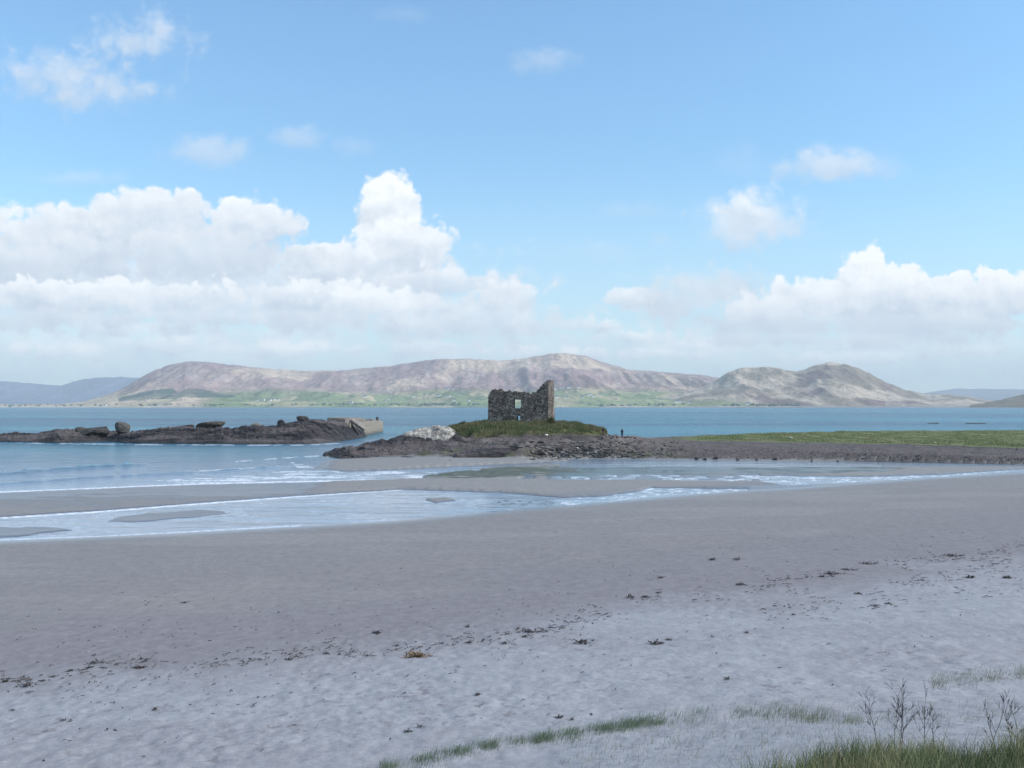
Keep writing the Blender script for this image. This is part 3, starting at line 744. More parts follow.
# stones on the shingle and at the water lane
stone_meshes = [boulder_mesh('stone', 1, .8, .62, 300 + k, c_, 0, .35, 2) for k, c_ in enumerate([(.12, .105, .10), (.22, .19, .175), (.085, .08, .08), (.16, .14, .13), (.30, .28, .26), (.06, .06, .06)])]
def stone(px, py, wpx, k, label, group, sink=.25, zs=1.0):
    q = at(px, py, 100); s = wpx * q.y / F / 2
    o = new_obj('stone', stone_meshes[k], loc=(q.x, q.y, q.z + s * (.62 * zs) * (1 - 2 * sink)))
    o.scale = (s, s, s * zs); o.rotation_euler = (rnd.uniform(-.2, .2), rnd.uniform(-.2, .2), rnd.uniform(0, 6))
    return tag(o, label, 'stone', group)
for mm in stone_meshes: mm.materials.append(rockm)
lane = [(697, 459.6, 6, 5), (705, 459.9, 5, 2), (716, 459.2, 6, 5), (738, 460.3, 4, 2), (757, 460.4, 4, 5), (775, 459.9, 5, 5), (812, 461.4, 3, 2), (838, 461.6, 3, 5)]
for i, (x, y, w_, k) in enumerate(lane):
    stone(x, y, w_, k, 'dark wet stone in the shallow lane, %s from the left' % ordw[i], 'wet stones in the water lane')
cairn = [(606.5, 436, 3.4, 4), (610, 436.2, 4, 1), (614, 437, 3.6, 3), (617.5, 437.5, 3.4, 0), (629, 437.6, 4.5, 3), (632, 438, 4, 1), (626, 437.8, 3, 0), (611.5, 438.6, 3, 2), (603, 438.4, 4, 1), (635, 438.6, 3, 2)]
cairn.sort()
for i, (x, y, w_, k) in enumerate(cairn):
    stone(x, y, w_, k, 'broken stone on the ridge by the people, %s from the left' % ordw[i], 'stones on the ridge right of the mound')
q = at(624.3, 437.3, 100)
o = stone(624.4, 437.2, 2.6, 4, 'small white stone at the feet of the standing person', 'white stones', .1); o.active_material = rockm
wst = simple_mat('white_stone', (.78, .77, .74), .8, .08, 2, .02)
wmesh = boulder_mesh('stone', 1, .8, .6, 400, (.8, .8, .8), 0, .3, 2); wmesh.materials.append(wst)
for (x, y, w_, lb) in [(791, 438.6, 4.2, 'bright white stone alone on the green grass bank on the right'), (935, 443.0, 2.2, 'tiny white stone low on the grass bank near the right edge'),
                       (577, 448.8, 3.2, 'whitish stone on the dark platform to the right below the ruin'), (546.5, 436.2, 4.5, 'pale flat stone at the foot of the grass mound below the ruin')]:
    o = stone(x, y, w_, 4, lb, 'white stones', .1, .8); o.data = wmesh
# rubble on the platform: nobody could count it
rv, rf_, rc = [], [], []; n0 = 0; iv1, if1 = ico(1)
for k in range(6500):
    x = rnd.uniform(450, 1040); y = rnd.uniform(441, 460.5)
    if x > 640 and rnd.random() < .75: continue
    if x < 640 and y < 446 and rnd.random() < .5: continue
    q = at(x, y, 130)
    if q.z < .12 or q.y > 192: continue
    if 452 < x < 530 and y > 447.5: continue
    s = rnd.choice([.08, .10, .13, .17, .22, .34]) * rnd.uniform(.7, 1.2) * (1 if x < 680 else .55)
    v = iv1 * (.7 + .5 * rng.random((len(iv1), 1))) * np.array([s * 1.25, s * .9, s * .38]) + np.array([q.x, q.y, q.z + s * .1])
    g_ = rnd.choice([.07, .09, .11, .12, .14, .17, .24]) * (1 if x < 680 else .9)
    rv.append(v); rf_.append(if1 + n0); n0 += len(v); rc.append(np.tile([g_ * 1.08, g_, g_ * .96], (len(v), 1)))
tag(new_obj('rubble', np_mesh('rubble', np.concatenate(rv), np.concatenate(rf_), False, np.concatenate(rc)), rockm), 'loose stones and shingle rubble covering the rocky bank', 'shingle', kind='stuff')

# ================================================================== PIER
conc, t, b = material('old_concrete')
p = t.add('ShaderNodeNewGeometry').outputs['Position']
n = t.noise(t.scale(p, (1, .3, 1.5)), 1.1, 7, .7)
c = t.mix(t.mr(n, .35, .65), (.16, .14, .115, 1), (.31, .27, .22, 1))
sepz = t.add('ShaderNodeSeparateXYZ'); t.put(sepz.inputs[0], p)
c = t.mix(t.mr(t.m('ADD', sepz.outputs[2], t.m('MULTIPLY', n, 1.4)), .9, 1.9, .8, 0), c, (.07, .065, .05, 1))
t.put(b.inputs['Base Color'], c); b.inputs['Roughness'].default_value = .9
bn = t.add('ShaderNodeBump'); bn.inputs['Distance'].default_value = .12; t.put(bn.inputs['Height'], n); t.put(b.inputs['Normal'], bn.outputs[0])
concd = simple_mat('weathered_concrete', (.20, .175, .155), .9, .4, 1.2, .08)
pier = new_obj('concrete_pier', None, loc=(X_of(364, 305), 305, 0))
tag(pier, 'old broken concrete pier with a tan side wall at the right end of the reef', 'pier')
def prism(name, plan, ztop, zbot, mat, parent, segs=10, rough=.12, seed=0):
    """closed block over a four-cornered plan; plan: near-left, near-right, far-right, far-left"""
    off = np.array(parent.location[:]) if parent else np.zeros(3)
    pl = np.array(plan, float); bm = bmesh.new()
    zt = np.array(ztop, float); zb_ = np.array(zbot, float)
    n = segs; lay = []
    for i in range(n + 1):
        a = i / n
        L = pl[0] * (1 - a) + pl[3] * a; Rr = pl[1] * (1 - a) + pl[2] * a
        tl = zt[0] * (1 - a) + zt[3] * a; tr = zt[1] * (1 - a) + zt[2] * a; bl = zb_[0] * (1 - a) + zb_[3] * a; br = zb_[1] * (1 - a) + zb_[2] * a
        j = lambda: rnd.uniform(-rough, rough)
        mid_t = (tl + tr) / 2; M = (L + Rr) / 2
        ring = [(L[0], L[1], bl), (Rr[0], Rr[1], br), (Rr[0] + j() * .5, Rr[1], (br + tr) / 2), (Rr[0] + j() * .5, Rr[1], tr + j()), (M[0], M[1], mid_t + j() * .5), (L[0] + j() * .5, L[1], tl + j()), (L[0] + j() * .5, L[1], (bl + tl) / 2)]
        lay.append([bm.verts.new((x - off[0], y - off[1], z - off[2])) for x, y, z in ring])
    for i in range(n):
        for k in range(7):
            bm.faces.new([lay[i][k], lay[i][(k + 1) % 7], lay[i + 1][(k + 1) % 7], lay[i + 1][k]])
    bm.faces.new(lay[0][::-1]); bm.faces.new(lay[-1])
    bmesh.ops.recalc_face_normals(bm, faces=bm.faces[:])
    bmesh.ops.bevel(bm, geom=[e for e in bm.edges if e.calc_face_angle(0) > .8], offset=.08, segments=1, affect='EDGES')
    me = bpy.data.meshes.new(name); bm.to_mesh(me); bm.free()
    return new_obj(name, me, mat, parent)
prism('side_wall', [(-52, 272), (X_of(350, 272), 272), (X_of(383, 345), 345), (-51, 345)], [4.2, 4.4, 3.75, 3.75], [-1.2] * 4, conc, pier, 16)
prism('deck', [(-51.6, 273), (X_of(350, 272) - .5, 273), (X_of(383, 345) - .5, 343), (-50.6, 343)], [4.7, 4.75, 4.0, 4.0], [4.0, 4.1, 3.5, 3.5], concd, pier, 10, .08)
prism('parapet', [(X_of(327, 268), 268), (X_of(345.5, 268), 268), (X_of(364, 300), 302), (X_of(352, 300), 302)], [5.9, 5.7, 5.35, 5.4], [3.6] * 4, concd, pier, 12, .2)
prism('end_wall', [(X_of(366, 318), 318), (X_of(372, 318), 318), (X_of(374, 330), 330), (X_of(369, 330), 330)], [4.7, 4.75, 4.6, 4.6], [3.7] * 4, concd, pier, 4, .1)
sl = new_obj('broken_slab', box_mesh('broken_slab', [(-2.3, 2.3, -1.6, 1.6, -.35, .35)], .1), concd, pier)
sl.location = Vector((X_of(358.5, 275), 275, Z_of(424.5, 275))) - Vector(pier.location); sl.rotation_euler = (.25, .62, .1)
po = bpy.data.meshes.new('bollard'); bm = bmesh.new()
for (r1, r2, z0, z1) in [(.42, .36, 0, 1.0), (.5, .46, 1.0, 1.25)]:
    bmesh.ops.create_cone(bm, cap_ends=True, segments=14, radius1=r1, radius2=r2, depth=z1 - z0, matrix=Matrix.Translation((0, 0, (z0 + z1) / 2)))
bm.to_mesh(po); bm.free()
bo = new_obj('bollard', po, simple_mat('iron', (.05, .045, .045), .7, .3, 4), pier)
bo.location = Vector((X_of(377.3, 336), 336, 3.95)) - Vector(pier.location)

# ================================================================== RUIN
stonew, t, b = material('rubble_masonry')
p = t.add('ShaderNodeTexCoord').outputs['Object']
q = t.vm('ADD', t.scale(p, (1, 1, 1.5)), (0, 0, 0))
wv_ = t.add('ShaderNodeTexNoise'); t.put(wv_.inputs[0], p); wv_.inputs['Scale'].default_value = 2.5
q = t.vm('ADD', q, t.vm('MULTIPLY', wv_.outputs['Color'], (.25, .25, .25)))
v1 = t.voro(q, 3.4); ve = t.voro(q, 3.4, 'DISTANCE_TO_EDGE')
sp = t.add('ShaderNodeSeparateColor'); t.put(sp.inputs[0], v1.outputs['Color'])
c = t.mix(sp.outputs[0], (.085, .07, .064, 1), (.25, .20, .175, 1))
c = t.mix(t.mr(sp.outputs[1], .88, .95), c, (.38, .34, .30, 1))
li = t.noise(p, .75, 6, .75); c = t.mix(t.mr(li, .53, .60, 0, .75), c, (.42, .39, .355, 1))
li2 = t.noise(p, 3.2, 5, .7); c = t.mix(t.mr(li2, .6, .68, 0, .6), c, (.55, .53, .50, 1))
blo = t.mr(t.noise(p, .45, 4, .6), .35, .65, .65, 1.5); cb = t.add('ShaderNodeCombineXYZ')
for i in range(3): t.put(cb.inputs[i], blo)
c = t.vm('MULTIPLY', c, cb.outputs[0])
c = t.mix(t.mr(ve.outputs[0], .0, .07, .5, 0), c, (.05, .045, .04, 1))
t.put(b.inputs['Base Color'], c); b.inputs['Roughness'].default_value = .95; b.inputs['Specular IOR Level'].default_value = .15
bn = t.add('ShaderNodeBump'); bn.inputs['Distance'].default_value = .12; t.put(bn.inputs['Height'], t.m('ADD', t.mr(ve.outputs[0], 0, .15), t.m('MULTIPLY', li2, .5))); t.put(b.inputs['Normal'], bn.outputs[0])

RUX, RUY = X_of(518.2, 195), 195.0
ruin = new_obj('castle_ruin', None, loc=(RUX, RUY, 5.75)); ruin.rotation_euler = (0, 0, R(-10))
tag(ruin, 'roofless dark stone tower ruin with one tall corner, standing on the grass mound', 'castle ruin')
CELL = .16
def voxel_wall(name, length, thick, topf, holes, origin, along, seed, batter=0, drop=0):
    """rubble wall: cells along x cells up, kept under the broken top line and outside the openings"""
    n = int(length / CELL); m_ = int(9.2 / CELL); nt = 4
    xs = (np.arange(n) + .5) * CELL; zs = (np.arange(m_) + .5) * CELL - .8
    tp = np.array([topf(x) for x in xs]) + (fbm(xs / .6, xs * 0, 3, seed) - .5) * .5
    tp = np.round(tp / .22) * .22
    occ = zs[None, :] < tp[:, None]
    XX, ZZ = np.meshgrid(xs, zs, indexing='ij')
    for (hx0, hx1, hz0, hz1) in holes:
        jx = (fbm(ZZ / .4, ZZ * 0, 2, seed + 3) - .5) * .18
        occ &= ~((XX + jx > hx0) & (XX + jx < hx1) & (ZZ > hz0) & (ZZ < hz1))
    O = np.zeros((n + 2, m_ + 2, nt + 2), bool); O[1:-1, 1:-1, 1:-1] = occ[:, :, None]
    # broken wall head: the back rows lie lower here and there
    for i in range(n):
        for tz_ in range(nt):
            cut = tp[i] - drop * tz_ - (vnoise(i * .35, tz_ * 1.3, seed + 7) * .9 - .25)
            O[i + 1, 1:-1, tz_ + 1] &= zs < max(cut, 0)
    vid = {}; V = []; Q = []
    def vx(i, j, k):
        key = (i, j, k)
        if key not in vid:
            vid[key] = len(V)
            x = i * CELL; z = j * CELL - .8; y = k * thick / nt
            V.append((x, y, z))
        return vid[key]
    A = np.argwhere(O)
    for i, j, k in A:
        a, bb, c_ = i - 1, j - 1, k - 1
        if not O[i - 1, j, k]: Q.append([vx(a, bb, c_), vx(a, bb, c_ + 1), vx(a, bb + 1, c_ + 1), vx(a, bb + 1, c_)])
        if not O[i + 1, j, k]: Q.append([vx(a + 1, bb, c_), vx(a + 1, bb + 1, c_), vx(a + 1, bb + 1, c_ + 1), vx(a + 1, bb, c_ + 1)])
        if not O[i, j + 1, k]: Q.append([vx(a, bb + 1, c_), vx(a, bb + 1, c_ + 1), vx(a + 1, bb + 1, c_ + 1), vx(a + 1, bb + 1, c_)])
        if not O[i, j - 1, k]: Q.append([vx(a, bb, c_), vx(a + 1, bb, c_), vx(a + 1, bb, c_ + 1), vx(a, bb, c_ + 1)])
        if not O[i, j, k - 1]: Q.append([vx(a, bb, c_), vx(a, bb + 1, c_), vx(a + 1, bb + 1, c_), vx(a + 1, bb, c_)])
        if not O[i, j, k + 1]: Q.append([vx(a, bb, c_ + 1), vx(a + 1, bb, c_ + 1), vx(a + 1, bb + 1, c_ + 1), vx(a, bb + 1, c_ + 1)])
    V = np.array(V)
    wd, ci = worley(V[:, 0] / .42 + V[:, 1] * 2, V[:, 2] / .3, seed + 11)
    nrm = (fbm(V[:, 0] * 2.1, V[:, 2] * 2.1 + V[:, 1], 3, seed + 12) - .5)
    sgn = np.where(V[:, 1] < thick / 2, -1, 1)
    V[:, 1] += sgn * ((ci - .5) * .07 + nrm * .10)
    V[:, 0] += (fbm(V[:, 2] * 3, V[:, 1] * 3, 2, seed + 13) - .5) * .12
    V[:, 2] += (fbm(V[:, 0] * 3, V[:, 1] * 3, 2, seed + 14) - .5) * .12
    # batter towards the ground
    V[:, 1] -= np.clip(1 - V[:, 2] / 6, 0, 1.2) * batter * (V[:, 1] < thick / 2)
    ax, ay = along
    W = np.stack([origin[0] + V[:, 0] * ax[0] + V[:, 1] * ay[0], origin[1] + V[:, 0] * ax[1] + V[:, 1] * ay[1], V[:, 2]], -1)
    me = np_mesh(name, W, Q, False); return new_obj(name, me, stonew, ruin)
HW, DP, TH = 6.0, 7.8, 1.5
def ftop(x):   # x from the left corner of the front
    return float(np.interp(x, [0, .4, 1.2, 2.5, 5, 8, 9.3, 9.6, 10.1, 10.6, 11.2, 12.], [5.8, 6.3, 6.5, 6.4, 6.15, 5.9, 5.9, 6.25, 6.75, 7.25, 7.7, 8.2]))
wx = lambda px: (px - 518.2) * 195 / F / math.cos(R(10)) + HW + .1
front = voxel_wall('front_wall', 2 * HW, TH, ftop, [(wx(513.3), wx(520.4), 2.75, 4.55), (wx(516.3), wx(519.9), -.9, 1.3)], (-HW, 0), ((1, 0), (0, 1)), 500, .22)
rightw = voxel_wall('side_wall', DP - TH - .02, TH, lambda y: float(np.interp(y, [0, 2, 4, 5.5, 6.3], [7.9, 8.9, 9.3, 8.9, 8.0])), [(2.6, 3.4, 2.2, 3.6)], (HW, TH + .01), ((0, 1), (-1, 0)), 520, .18, drop=.5)
leftw = voxel_wall('side_wall', DP - TH - .02, TH, lambda y: float(np.interp(y, [0, 2, 4, 6.3], [5.6, 5.2, 4.4, 3.6])), [(2.6, 3.4, 2.2, 3.6)], (-HW, TH + .01), ((0, 1), (1, 0)), 540, .15)
backw = voxel_wall('back_wall', 2 * HW, TH - .2, lambda x: float(np.interp(x, [0, 2.4, 3.4, 3.7, 8.4, 8.8, 10.5, 12], [3.6, 3.2, 2.0, -1.2, -1.2, 1.6, 2.6, 3.0])), [], (-HW, DP + .01), ((1, 0), (0, 1)), 560)

# ================================================================== PLANTS
def blades(pts, hmin, hmax, width, lean=.35, cols=None, seg=3, seed=0, wind=(.25, .05), clump=None):
    """grass: one tapering bent strip per blade"""
    r_ = np.random.default_rng(seed); P = np.asarray(pts, float); n = len(P)
    H = r_.uniform(hmin, hmax, n)
    if clump: H = H * (.45 + 1.1 * vnoise(P[:, 0] / clump + 7, P[:, 1] / clump, seed + 1))
    az = r_.uniform(0, 2 * np.pi, n); ln = r_.uniform(.1, 1, n) ** 1.3 * lean * H
    dx = np.cos(az) * ln + wind[0] * H * r_.uniform(.3, 1.2, n); dy = np.sin(az) * ln + wind[1] * H
    wa = r_.uniform(-.9, .9, n); wx_, wy_ = np.cos(wa), np.sin(wa)
    V = np.zeros((n, seg * 2 + 2, 3))
    for s in range(seg + 1):
        a = s / seg; ww = width * (1 - a ** 1.6) * .5 + width * .06
        x = P[:, 0] + dx * a ** 1.9; y = P[:, 1] + dy * a ** 1.9; z = P[:, 2] - .03 + H * (a - .18 * a ** 3)
        V[:, 2 * s, 0] = x - wx_ * ww; V[:, 2 * s, 1] = y - wy_ * ww; V[:, 2 * s, 2] = z
        V[:, 2 * s + 1, 0] = x + wx_ * ww; V[:, 2 * s + 1, 1] = y + wy_ * ww; V[:, 2 * s + 1, 2] = z
    base = (np.arange(n) * (2 * seg + 2))[:, None, None]
    q = np.array([[2 * s, 2 * s + 1, 2 * s + 3, 2 * s + 2] for s in range(seg)])[None]
    Q = (base + q).reshape(-1, 4)
    cs = np.array(cols); ci = r_.integers(0, len(cs), n)
    if clump: ci = np.clip((vnoise(P[:, 0] / clump * .8, P[:, 1] / clump * .8, seed + 2) * 1.3 - .15 + r_.normal(0, .13, n)) * len(cols), 0, len(cols) - 1).astype(int)
    cc = cs[ci] * r_.uniform(.75, 1.25, (n, 1))
    tipm = np.linspace(0, 1, seg + 1).repeat(2)[None, :, None]
    CC = cc[:, None, :] * (1 - .25 * tipm) + np.array([.30, .27, .14]) * .25 * tipm * 1.0
    return V.reshape(-1, 3), Q, CC.reshape(-1, 3)
grassm, t, b = material('grass_blades')
a = t.add('ShaderNodeAttribute', attribute_name='col').outputs['Color']
t.put(b.inputs['Base Color'], a); b.inputs['Roughness'].default_value = .55; b.inputs['Specular IOR Level'].default_value = .25
tr = t.add('ShaderNodeBsdfTranslucent'); t.put(tr.inputs[0], a); mx = t.add('ShaderNodeMixShader'); mx.inputs[0].default_value = .3
t.l.new(b.outputs[0], mx.inputs[1]); t.l.new(tr.outputs[0], mx.inputs[2]); t.l.new(mx.outputs[0], t.n['Material Output'].inputs[0])
G1 = [(.02, .05, .022), (.04, .085, .03), (.065, .125, .045), (.10, .155, .06), (.15, .17, .08), (.28, .25, .14)]
# near tussocks on the dune edge, bottom right
pts = []
while len(pts) < 30000:
    d = rnd.uniform(5.5, 11.5); px = rnd.uniform(690, 1240)
    lim = np.interp(px, [700, 735, 775, 850, 1100], [6.2, 7.3, 8.5, 9.3, 10.2])
    if d > lim + rnd.uniform(-.5, .35): continue
    x = X_of(px, d)
    den = vnoise(x / .35 + 50, d / .35, 600) * .75 + .4 * vnoise(x / 1.1, d / 1.1, 601)
    if rnd.random() > (den * 1.7) ** 2: continue
    pts.append((x, d, gz(x, d)))
pts = np.array(pts)
hf = .45 + .75 * vnoise(pts[:, 0] / .5, pts[:, 1] / .5, 602)
v_, q_, c_ = blades(pts, .26, .50, .0055, .5, G1, 4, 603, (.12, 0), clump=.35)
tag(new_obj('marram_grass', np_mesh('marram_grass', v_, q_, True, c_), grassm), 'thick green and straw-coloured tussock grass on the dune edge, bottom right', 'grass', kind='stuff')
# seed stalks standing above the tussocks
ps = pts[rng.choice(len(pts), 900)]
v_, q_, c_ = blades(ps, .4, .62, .0035, .3, [(.40, .36, .24), (.34, .30, .18)], 4, 604, (.1, 0))
tag(new_obj('seed_grass', np_mesh('seed_grass', v_, q_, True, c_), grassm), 'thin straw-pale seed stalks standing above the dune tussocks', 'grass', kind='stuff')
# marram strips on the foot of the beach
def strip(line, n, spread, hmin, hmax, seed, dens=None):
    r_ = random.Random(seed); L = np.array(line, float); out = []
    while len(out) < n:
        x = r_.uniform(L[0, 0], L[-1, 0]); y = np.interp(x, L[:, 0], L[:, 1]) + r_.gauss(0, 1) * spread
        if r_.random() > (vnoise(x / 14., y / 4., seed) * 1.35) ** 1.5: continue
        q = at(x, y, 10); out.append((q.x + r_.gauss(0, .04), q.y + r_.gauss(0, .06), q.z))
    return out
pp = strip([(380, 770), (430, 758), (495, 745)], 1200, 2.4, 0, 0, 611) + strip([(535, 741), (600, 731), (665, 720)], 2500, 3.0, 0, 0, 612) + \
     strip([(490, 746), (540, 741)], 350, 2.4, 0, 0, 618) + strip([(655, 722), (720, 715), (830, 714)], 900, 4.5, 0, 0, 613) + strip([(300, 790), (380, 775), (450, 765)], 300, 4, 0, 0, 619)
v1_, q1_, c1_ = blades(pp, .08, .26, .006, .35, [(.13, .19, .135), (.17, .23, .165), (.22, .27, .19)], 3, 614, (.3, 0))
tag(new_obj('marram_strip', np_mesh('marram_strip', v1_, q1_, True, c1_), grassm), 'thin broken line of green marram grass along the top of the sand, bottom centre', 'grass', kind='stuff')
pp = strip([(560, 752), (700, 742), (860, 728)], 900, 16, 0, 0, 615) + strip([(930, 684), (980, 678), (1040, 672)], 900, 4, 0, 0, 616) + strip([(830, 722), (1030, 712)], 500, 6, 0, 0, 617) + strip([(780, 718), (860, 722)], 500, 2.5, 0, 0, 620)
v1_, q1_, c1_ = blades(pp, .08, .22, .006, .4, [(.14, .18, .10), (.20, .22, .13), (.26, .24, .16)], 3, 617, (.3, 0))
tag(new_obj('sparse_grass', np_mesh('sparse_grass', v1_, q1_, True, c1_), grassm), 'sparse short blades of grass scattered over the hummocky upper sand', 'grass', kind='stuff')
# mound turf
mp = []
while len(mp) < 26000:
    x = rnd.uniform(MCX - MA, MCX + MA); y = rnd.uniform(MCY - MB_, MCY + MB_ * .6)
    r_ = (abs((x - MCX) / MA) ** 2.2 + abs((y - MCY) / MB_) ** 2.2) ** (1 / 2.2)
    if r_ > 1.0: continue
    lx = (x - RUX) * math.cos(R(10)) - (y - RUY) * math.sin(R(10)); ly = (x - RUX) * math.sin(R(10)) + (y - RUY) * math.cos(R(10))
    if abs(lx) < HW + .1 and -.05 < ly < DP + 1.4: continue
    mp.append((x, y, gz(x, y)))
mp = np.array(mp)
sel = vnoise(mp[:, 0] / 2.2, mp[:, 1] / 2.2 + mp[:, 2], 630)
vA, qA, cA = blades(mp[sel < .5], .22, .55, .07, .5, [(.055, .085, .03), (.075, .11, .035), (.09, .125, .045)], 2, 631, clump=1.6)
vB, qB, cB = blades(mp[sel >= .5], .25, .75, .07, .5, [(.12, .12, .055), (.17, .15, .08), (.08, .10, .04), (.21, .18, .10)], 2, 632, clump=1.4)
tag(new_obj('mound_grass', np_mesh('mound_grass', np.concatenate([vA, vB]), np.concatenate([qA, qB + len(vA)]), True, np.concatenate([cA, cB])), grassm),
    'rough green and brown grass covering the mound round the ruin', 'grass', kind='stuff')
bp = []
while len(bp) < 16000:
    px = rnd.uniform(670, 1060); y = rnd.uniform(430, 449); q = at(px, y, 150)
    j = int(np.clip(np.searchsorted(pxc, px), 0, NC - 1)); g_ = np.interp(q.y, CD[:, j], np.arange(len(CD)))
    if g_ < 10.05 or g_ > 11.3 or px < 690 + 20 * vnoise(q.x, q.y, 3): continue
    if vnoise(q.x / 2, q.y / 2, 633) < .35: continue
    bp.append(q[:])
vA, qA, cA = blades(bp, .1, .28, .08, .5, [(.085, .12, .04), (.12, .16, .06), (.16, .17, .08)], 2, 634)
tag(new_obj('bank_grass', np_mesh('bank_grass', vA, qA, True, cA), grassm), 'short green turf on the shingle bank on the right', 'grass', kind='stuff')

# a small bush at the right foot of the ruin
def leaf_bush(name, loc, r, n, cols, label):
    r_ = np.random.default_rng(5); u = r_.normal(size=(n, 3)); u /= np.linalg.norm(u, axis=1)[:, None]; rad = r_.uniform(.5, 1, (n, 1)) ** .5
    c = u * rad * np.array(r); c[:, 2] = np.abs(c[:, 2]); a1 = r_.normal(size=(n, 3)) * .09; a2 = r_.normal(size=(n, 3)) * .09
    V = np.stack([c - a1, c + a2, c + a1, c - a2], 1).reshape(-1, 3); Q = np.arange(n * 4).reshape(-1, 4)
    cc = np.array(cols)[r_.integers(0, len(cols), n)].repeat(4, 0)
    e = new_obj(name, None, loc=loc); tag(e, label, 'bush')
    new_obj('foliage', np_mesh('foliage', V, Q, False, cc), grassm, e)
    bm = bmesh.new()
    for k in range(6):
        d = Vector((r_.normal() * .4, r_.normal() * .3, 1)).normalized()
        bmesh.ops.create_cone(bm, cap_ends=True, segments=5, radius1=.03, radius2=.01, depth=r[2] * 1.1, matrix=Matrix.Translation(d * r[2] * .5) @ d.to_track_quat('Z', 'Y').to_matrix().to_4x4())
    me = bpy.data.meshes.new('stem'); bm.to_mesh(me); bm.free(); new_obj('stem', me, simple_mat('bush_wood', (.08, .06, .045)), e)
q = Vector((X_of(551.5, 192), 192, 0)); q.z = gz(q.x, q.y)
leaf_bush('small_bush', q, (.75, .6, 1.15), 700, [(.12, .13, .06), (.20, .18, .10), (.07, .09, .03)], 'small olive bush at the right-hand foot of the ruin')

# dead umbel stalks at the dune edge
twm = simple_mat('dead_stalk', (.035, .024, .028), .8, .4, 30)
def dead_plant(px, ytop, ybase, lean, seed, label, nbr=7, d=9.6, extra=0):
    r_ = random.Random(seed); x = X_of(px, d); z0 = gz(x, d); lean *= .6; e = new_obj('dead_plant', None, loc=(x, d, z0)); tag(e, label, 'dead plant', 'dead stalks at the dune edge')
    H = Z_of(ytop, d) - z0
    def tube(bm, a, b_, r1, r2):
        dv = b_ - a
        bmesh.ops.create_cone(bm, cap_ends=True, segments=5, radius1=r1, radius2=r2, depth=dv.length, matrix=Matrix.Translation((a + b_) / 2) @ dv.to_track_quat('Z', 'Y').to_matrix().to_4x4())
    bm = bmesh.new(); bt = bmesh.new()
    pts_ = [Vector((0, 0, 0))]; n = 8
    for k in range(1, n + 1):
        a = k / n; pts_.append(Vector((lean * H * a ** 1.2 + r_.uniform(-.008, .008), r_.uniform(-.01, .01), H * .86 * a)))
    for k in range(n): tube(bm, pts_[k], pts_[k + 1], .0048 * (1 - .5 * k / n), .0048 * (1 - .5 * (k + 1) / n))
    def spray(root, dirv, L, depth):
        tip = root + dirv * L; mid = root + dirv * L * .5 + Vector((r_.uniform(-.1, .1), r_.uniform(-.1, .1), .08)) * L
        tube(bt, root, mid, .0018, .0015); tube(bt, mid, tip, .0015, .001)
        if depth:
            for _ in range(4):
                dd = (dirv + Vector((r_.uniform(-.8, .8), r_.uniform(-.8, .8), r_.uniform(-.1, .7)))).normalized(); spray(tip if r_.random() < .6 else mid, dd, L * .48, depth - 1)
        else:
            bmesh.ops.create_icosphere(bt, subdivisions=1, radius=.0026, matrix=Matrix.Translation(tip))
    for k in range(nbr):
        i = r_.randint(n // 2 + 1, n); az = r_.uniform(0, 6.28)
        dv = Vector((math.cos(az) * .75, math.sin(az) * .5, r_.uniform(.7, 1.4))).normalized(); spray(pts_[i], dv, r_.uniform(.06, .12) * H / .55, 1)
    spray(pts_[-1], Vector((lean, 0, 1)).normalized(), .12 * H / .55, 1)
    for nm, bb in (('stem', bm), ('branches', bt)):
        me = bpy.data.meshes.new(nm); bb.to_mesh(me); bb.free(); new_obj(nm, me, twm, e)
dead_plant(886, 700, 745, -.32, 1, 'dead stalk leaning left, leftmost of the dry stalks above the tussocks', 8)
dead_plant(892, 712, 745, .10, 11, 'short thin dead stalk just right of the leftmost leaning stalk', 4, 9.4)
dead_plant(899, 695, 745, .06, 2, 'tall bushy dead stalk, left one of the close pair in the middle', 9)
dead_plant(903.5, 699, 745, -.03, 3, 'upright dead stalk, right one of the close pair in the middle', 6, 9.5)
dead_plant(922, 697, 742, .06, 4, 'upright dead stalk standing alone right of the close pair', 8)
dead_plant(932, 716, 742, .02, 5, 'short faint dead stalk right of the lone upright one', 3, 9.7)
dead_plant(982, 703, 735, .40, 6, 'bare thin stalk leaning right, left of the far right cluster', 2, 9.8)
dead_plant(1004, 712, 738, -.35, 7, 'bare thin stalk leaning left, crossing behind the far right cluster', 2, 9.6)
dead_plant(1017, 701, 742, -.22, 8, 'dark branching dead stalk in the far right corner', 9, 9.5)
dead_plant(1028, 708, 742, -.3, 9, 'slender dead stalk cut by the right edge of the picture', 5, 9.5)

# ================================================================== SEAWEED
weedm = simple_mat('dried_weed', (.045, .032, .028), .6, .5, 20, 0, .5)
def weed_mesh(seed, n, spread):
    r_ = random.Random(seed); V = []; Q = []
    for k in range(n):
        x, y = r_.gauss(0, spread), r_.gauss(0, spread * .7); a = r_.uniform(0, 6.28); L = r_.uniform(.12, .5) * (.5 + spread); z = r_.uniform(0, .05); w_ = r_.uniform(.008, .035)
        s = r_.randint(4, 7); b0 = len(V)
        for i in range(s + 1):
            V.append((x - math.sin(a) * w_, y + math.cos(a) * w_, z)); V.append((x + math.sin(a) * w_, y - math.cos(a) * w_, z + r_.uniform(-.01, .02)))
            a += r_.uniform(-.7, .7); x += math.cos(a) * L / s; y += math.sin(a) * L / s; z = max(.0, min(.12, z + r_.uniform(-.035, .035))) + .004; w_ *= r_.uniform(.75, 1.2)
        for i in range(s): Q.append((b0 + 2 * i, b0 + 2 * i + 1, b0 + 2 * i + 3, b0 + 2 * i + 2))
    return np_mesh('seaweed', V, Q, True)
